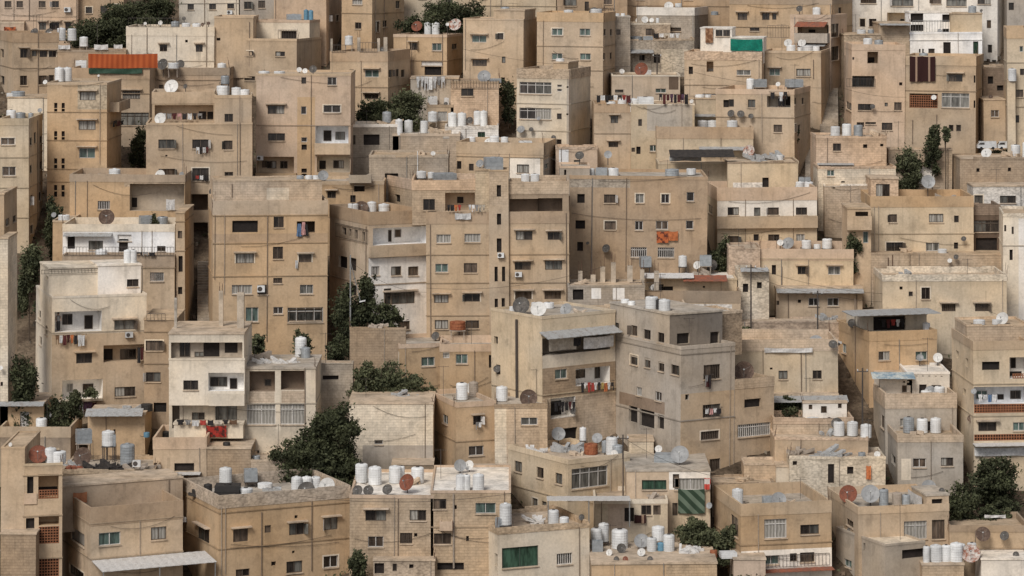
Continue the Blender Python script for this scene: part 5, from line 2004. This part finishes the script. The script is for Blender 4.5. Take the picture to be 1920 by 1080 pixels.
# ---------------------------------------------------------------- trees and shrubs:  x, centre y, w, h, foot y, label
for a in [
    (170, 62, 90, 60, 90, 'dark dense tree left of the cream house'), (255, 40, 130, 75, 92, 'broad dark tree behind the roof railing'),
    (300, 18, 80, 60, 86, 'tall dark tree beside pale cream block'), (215, 30, 60, 50, 84, 'dark tree crown behind low brown wall house'),
    (835, 25, 110, 60, 110, 'tall dark tree behind plain tan house'), (775, 55, 60, 60, 112, 'dark tree behind the rusty dish'), (885, 28, 60, 45, 105, 'light tree right of the tall dark tree'),
    (700, 210, 70, 70, 262, 'leafy tree under the concrete post house'), (762, 195, 80, 62, 262, 'large green tree above paired white tanks'), (735, 222, 90, 40, 266, 'spreading shrub above the grey block house'),
    (953, 175, 34, 60, 240, 'dark narrow tree left of glazed veranda house'),
    (258, 268, 36, 70, 330, 'dark tree beside the ochre slit house'), (100, 400, 36, 90, 490, 'dark tree in the alley by yellow house'), (55, 495, 46, 100, 640, 'deep green tree low in left alley'),
    (1703, 306, 54, 58, 386, 'round green tree in front of garden wall'), (1748, 266, 36, 66, 386, 'slender tall tree beside round tree'), (1773, 246, 18, 20, 386, 'tiny crowned sapling right of slender tree'),
    (1350, 480, 44, 74, 545, 'dark tree beside wide brown building'), (1378, 500, 26, 50, 560, 'dark bush right of tree by brown building'),
    (655, 575, 72, 96, 690, 'shaded tree below corner block with white balcony'), (722, 595, 62, 45, 690, 'fig like branches over the graffiti wall'), (688, 540, 44, 70, 690, 'dark ivy against corner block side'),
    (628, 655, 40, 52, 745, 'dark round shrub behind parking ledge'), (565, 640, 44, 46, 720, 'green shrub behind the ochre block foot'), (484, 640, 36, 44, 720, 'green bush by the leaning planks'),
    (710, 705, 100, 62, 800, 'dense green tree in front of graffiti wall'), (765, 725, 90, 44, 800, 'dense green tree beside small ochre house'), (690, 730, 70, 36, 802, 'low dense foliage by the stone steps'),
    (628, 805, 90, 100, 960, 'tall dark tree behind row of white tanks'), (545, 862, 90, 66, 962, 'dark bushy tree near pale broken block house'), (612, 875, 112, 70, 968, 'wide dark tree in centre foreground'), (648, 905, 60, 50, 968, 'green branch mass beside white tanks'), (585, 830, 60, 70, 958, 'dark leafy crown left of tall dark tree'),
    (110, 775, 60, 70, 850, 'dark tree beside cream plant balcony house'), (140, 745, 30, 40, 830, 'small green tree under cream plant balcony house'),
    (44, 715, 50, 100, 850, 'dark hillside bush in left alley'), 
    (1478, 765, 50, 44, 815, 'dark tree beside low white shed'), (1870, 893, 96, 66, 950, 'large dark tree under white awning'), (1800, 945, 84, 66, 1010, 'dark tree right of the dish house'), (1855, 962, 50, 26, 1010, 'low green bush right of dark tree'), (1890, 958, 12, 16, 1005, 'tiny bush on rocky slope'),
    (1300, 985, 60, 40, 1062, 'climbing plant below green striped curtain'), (1330, 1012, 110, 44, 1070, 'long green hedge below green striped curtain'), (1375, 1005, 50, 40, 1072, 'green bush beside large glazed window house'),
    (672, 1060, 40, 60, 1160, 'dark tree between two bottom tan blocks'), (1880, 286, 60, 12, 310, 'thin line of scrub by the white van'),
    (1600, 470, 36, 60, 560, 'weedy shrub in alley by pale yellow house'), (1490, 250, 20, 30, 330, 'weeds by the stepped alley'), (1395, 620, 30, 14, 660, 'weeds below earth retaining wall'), (290, 430, 20, 60, 560, 'shadowed shrub behind white terrace house'),
    (1440, 640, 14, 10, 668, 'small weed by parked cars'), (1400, 1078, 60, 20, 1130, 'dark hedge at bottom edge')]:
    tree(*a, mt='leaves_mid' if (int(a[0]) % 3 == 0 or 'green' in a[5]) and 'dark' not in a[5] else 'leaves_dark', dense=1.1)
for x, y, w_, h_, Y, lab in [(170, 735, 36, 26, 0, 'potted plants on cream house lower balcony'), (142, 742, 20, 30, 0, 'tall potted plant on cream house lower balcony')]:
    s = [b for b in BL if 'plants on lower balcony' in b.label][0]; o = shrub(x, y, w_, h_, s.Y - 0.1, lab); tag(o, lab, 'plant')
    
# ---------------------------------------------------------------- poles, lamp, wires
def pole(x, yb, yt, label, name='utility_pole', lamp=None, r=0.09, mt='metal_dark'):
    Y = yter(yb); mpp = Y / F; b = Vector(((x - 960) * mpp, Y, ter(Y) - .3)); t = empty(name, b); m = MB(); top = Vector((b.x, Y, -(yt - HY) * mpp)); m.bar(b, top, r, 7, r2=r * .7); m.build('pole', mt, t, b)
    if lamp:
        q = pt(lamp[0], lamp[1], Y); m = MB(); m.bar(top - Vector((0, 0, .6)), q, .045, 5); m.build('arm', mt, t, b); m = MB(); m.box(q - Vector((.1, .12, .04)), (.55, 0, .12), (0, .24, 0), (0, 0, .1)); m.build('lamp_head', 'tank_white', t, b)
    else:
        m = MB(); m.box(top - Vector((.5, .04, .35)), (1.0, 0, 0), (0, .08, 0), (0, 0, .08)); m.build('crossarm', mt, t, b)
        for q in (-.42, 0, .42): 
            m = MB(); m.bar(top + Vector((q, 0, -.27)), top + Vector((q, 0, -.1)), .05, 5); m.build('insulator', 'tank_white', t, b)
    tag(t, label, 'lamp post' if lamp else 'utility pole'); return top
pole(657, 705, 478, 'tall street lamp post beside the graffiti wall', 'street_lamp', (676, 566), mt='metal_grey')
pole(1408, 655, 496, 'dark utility pole left of yellow crate house')
pole(1799, 640, 540, 'utility pole in front of the pale long house')
pole(1617, 860, 690, 'dark utility pole by small white house with holes')
pole(1533, 650, 545, 'utility pole in front of parked cars')
pole(1168, 1000, 815, 'thin dark pole beside white veranda glazing')
pole(1232, 180, 100, 'thin pole in front of the stone ruin')
def wire(x1, y1, b1, x2, y2, b2, sag, label):
    p, q = pt(x1, y1, yter(b1)), pt(x2, y2, yter(b2)); m = MB(); n = 12; L = [p.lerp(q, i / n) - Vector((0, 0, sag * 4 * (i / n) * (1 - i / n))) for i in range(n + 1)]
    for a, c in zip(L, L[1:]): m.bar(a, c, 0.016, 3)
    tag(m.build('overhead_cable', 'metal_dark', None, p), label, 'cable', 'overhead cables strung between the houses')
wire(868, 92, 210, 1180, 125, 212, .6, 'cable crossing in front of plain tan house'); wire(800, 540, 672, 1130, 500, 668, .8, 'cable crossing in front of stair tower block')
wire(1408, 500, 656, 1799, 545, 641, 1.2, 'cable strung from utility pole past crate house'); wire(1408, 512, 656, 1533, 549, 651, .4, 'short cable between two utility poles')
wire(1533, 549, 651, 1799, 552, 641, .8, 'lower cable in front of pale long house'); wire(1230, 105, 182, 1620, 200, 250, 1.2, 'cable sagging over the tan parapet houses')
wire(1280, 130, 250, 1545, 165, 250, .5, 'cable in front of green tarp terrace house'); wire(560, 930, 1155, 960, 925, 1140, .6, 'cable above the bottom tan blocks')
wire(1580, 165, 290, 1700, 182, 290, .3, 'cable in front of pinkish old house'); wire(1799, 545, 641, 1925, 600, 680, .7, 'cable running to right screen edge')
wire(657, 490, 704, 800, 548, 672, .7, 'cable from the street lamp to tower block'); wire(960, 250, 330, 1110, 330, 480, .4, 'cable beside glazed veranda house')
wire(1168, 820, 999, 1400, 900, 1030, .8, 'cable over the grey cooler roof')

# ---------------------------------------------------------------- bare posts of the unfinished plot, with their slab
def posts(L, base):
    for x, yt, yb, w_, yg, lab in L:
        Y = yter(yg); mpp = Y / F; zb = ter(Y) - 1; zt = -(yt - HY) * mpp; D = w_ * mpp; o = Vector(((x - 960) * mpp, Y, zb)); t = empty('concrete_post', o); m = MB()
        m.box(o - Vector((D / 2, D / 2, 0)), (D, 0, 0), (0, D, 0), (0, 0, zt - zb), PAL['l'], 3); m.build('column', WM, t, o); r = MB()
        for a in (-.3, .3):
            for c in (-.3, .3): r.bar((o.x + a * D, o.y + c * D, zt - .1), (o.x + a * D * 1.2, o.y + c * D, zt + rng.uniform(.5, 1.1)), .022, 3)
        r.build('rebar', 'rebar', t, o); tag(t, lab, 'concrete post', 'bare concrete posts')
posts([(1088, 508, 560, 8, 640, 'leftmost bare post below wide brown building'), (1112, 515, 560, 9, 642, 'bare post right of leftmost, below brown building'), (1130, 500, 560, 9, 640, 'slim bare post left of pale tank block'),
       (1150, 492, 560, 9, 644, 'tall bare post in middle of unfinished plot'), (1181, 498, 565, 10, 640, 'bare post beside blank block wall'), (1231, 508, 600, 9, 642, 'bare post in front of red sheet roof'), (1204, 505, 565, 8, 636, 'short bare post behind red sheet roof')], 0)
# ---------------------------------------------------------------- cars
def car(x, y, w_, yg, mt, label, van=False, ang=0.0):
    Y = yter(yg); mpp = Y / F; c = Vector(((x - 960) * mpp, Y, -(y - HY) * mpp)); t = empty('parked_car' if not van else 'parked_van', c); t.rotation_euler.z = ang; L = w_ * mpp; k = L / 4.4; H = 1.45 * k if not van else 1.9 * k; W_ = 1.7 * k
    prof = [(-2.2, .35), (-2.15, .8), (-1.3, .92), (-.7, 1.42), (.75, 1.45), (1.5, .95), (2.1, .82), (2.2, .35)] if not van else [(-2.2, .35), (-2.2, 1.1), (-1.7, 1.85), (2.1, 1.9), (2.2, .35)]
    prof = [(a * k, z * k) for a, z in prof]; m = MB(); n = len(prof)
    sides = []
    for s_ in (-1, 1): sides.append([(a, s_ * W_ / 2 * (1 if z < .95 * k else .84), z) for a, z in prof])
    m.quad(sides[0]); m.quad(sides[1][::-1])
    for i in range(n - 1): m.quad([sides[0][i + 1], sides[0][i], sides[1][i], sides[1][i + 1]])
    m.quad([sides[0][0], sides[0][-1], sides[1][-1], sides[1][0]][::-1]); m.build('body', mt, t)
    g = MB(); e = .012
    for s_ in (-1, 1):
        yy = s_ * (W_ / 2 * .90 + e)
        if van: g.quad([(-1.6 * k, s_ * (W_ / 2 * .86 + e), 1.6 * k), (-2.0 * k, s_ * (W_ / 2 * .9 + e), 1.15 * k), (-.6 * k, s_ * (W_ / 2 * .9 + e), 1.15 * k), (-.6 * k, s_ * (W_ / 2 * .86 + e), 1.6 * k)])
        else: g.quad([(-.65 * k, s_ * (W_ / 2 * .85 + e * 3), 1.36 * k), (-1.1 * k, s_ * (W_ / 2 + e * 2), 1.0 * k), (1.25 * k, s_ * (W_ / 2 + e * 2), 1.0 * k), (.7 * k, s_ * (W_ / 2 * .85 + e * 3), 1.36 * k)])
    g.build('side_window', 'glass_dark', t)
    ws = MB(); a, b_ = (prof[2], prof[3]) if not van else (prof[1], prof[2]); ws.quad([(a[0] - e, -W_ * .4, a[1] + .05), (a[0] - e, W_ * .4, a[1] + .05), (b_[0] - e, W_ * .36, b_[1] - .03), (b_[0] - e, -W_ * .36, b_[1] - .03)]); ws.build('windscreen', 'glass_dark', t)
    for a in (-1.35, 1.35):
        for s_ in (-1, 1): q = MB(); q.bar((a * k, s_ * W_ * .38, .32 * k), (a * k, s_ * W_ * .51, .32 * k), .32 * k, 14); q.build('wheel', 'tyre', t)
    tag(t, label, 'car' if not van else 'van')
car(1489, 640, 34, 672, 'car_dark', 'dark car parked below earth retaining wall', ang=.1); car(1512, 641, 38, 678, 'car_silver', 'silver car parked next to dark car', ang=.1)
car(1558, 648, 40, 690, 'car_white', 'white car parked beside dark wall dish', ang=.5)
car(1850, 280, 36, 312, 'car_white', 'white van parked above brown rubble house', True); car(1888, 280, 36, 312, 'car_white', 'white van behind the first, at right edge', True)
car(622, 714, 36, 790, 'car_dark', 'dark green car on the parking ledge', ang=.05)
# ---------------------------------------------------------------- people
def at_wall(sub, px, py, inset, H, label, top, ang=0):
    s = [b for b in BL if sub in b.label][0]; best = None
    for b in s.blocks:
        for L in b.front.log:
            u, t_ = b.front.hit(px); z = -(py - HY) / F * t_
            if L[0] - .3 < u < L[1] + .3 and L[2] - .6 < z < L[3] + .6: best = (b, u, L[2])
    if not best: print('NO LOGGIA', label); return
    b, u, z = best; person(b.front.P(u, inset, z + 0.02), H, ang, top, label)
at_wall('plants on lower balcony', 111, 606, .5, 1.7, 'person in grey shirt standing at left of white balcony', 'grey', .4)
at_wall('people on open balcony', 1460, 190, .5, 1.65, 'person in white shirt on the open balcony', 'white', -.3)
at_wall('people on open balcony', 1466, 190, .7, 1.5, 'person in orange shirt on the open balcony', 'orange', .3)
# ---------------------------------------------------------------- stairways
def stairs(x0, x1, y0, y1, yg0, yg1, label):
    Ya, Yb = yter(y1), yter(y0); a, b_ = pt((x0), y1, Ya), pt(x0, y0, Yb); wd = (x1 - x0) / F * Ya; n = max(6, int((b_.z - a.z) / .2)); m = MB()
    for i in range(n):
        q = a.lerp(b_, i / n); m.box(q - Vector((0, 0, 1.5)), (wd, 0, 0), (b_.x - a.x, (Yb - Ya) / n, 0) if False else (0, (Yb - Ya) / n, 0), (0, 0, 1.5 + (b_.z - a.z) / n), PAL['g'], 3)
    tag(m.build('stairway', WM, None, a), label, 'stairs')
stairs(370, 397, 490, 606, 560, 690, 'long dark stairway between ochre block and shaded wall')
stairs(1538, 1572, 165, 248, 250, 330, 'steep stairway left of pinkish old house')
stairs(1510, 1530, 268, 360, 330, 450, 'shadowed stairway beside pink stone house')
stairs(1778, 1798, 290, 350, 320, 390, 'worn stairway left of brown rubble house')
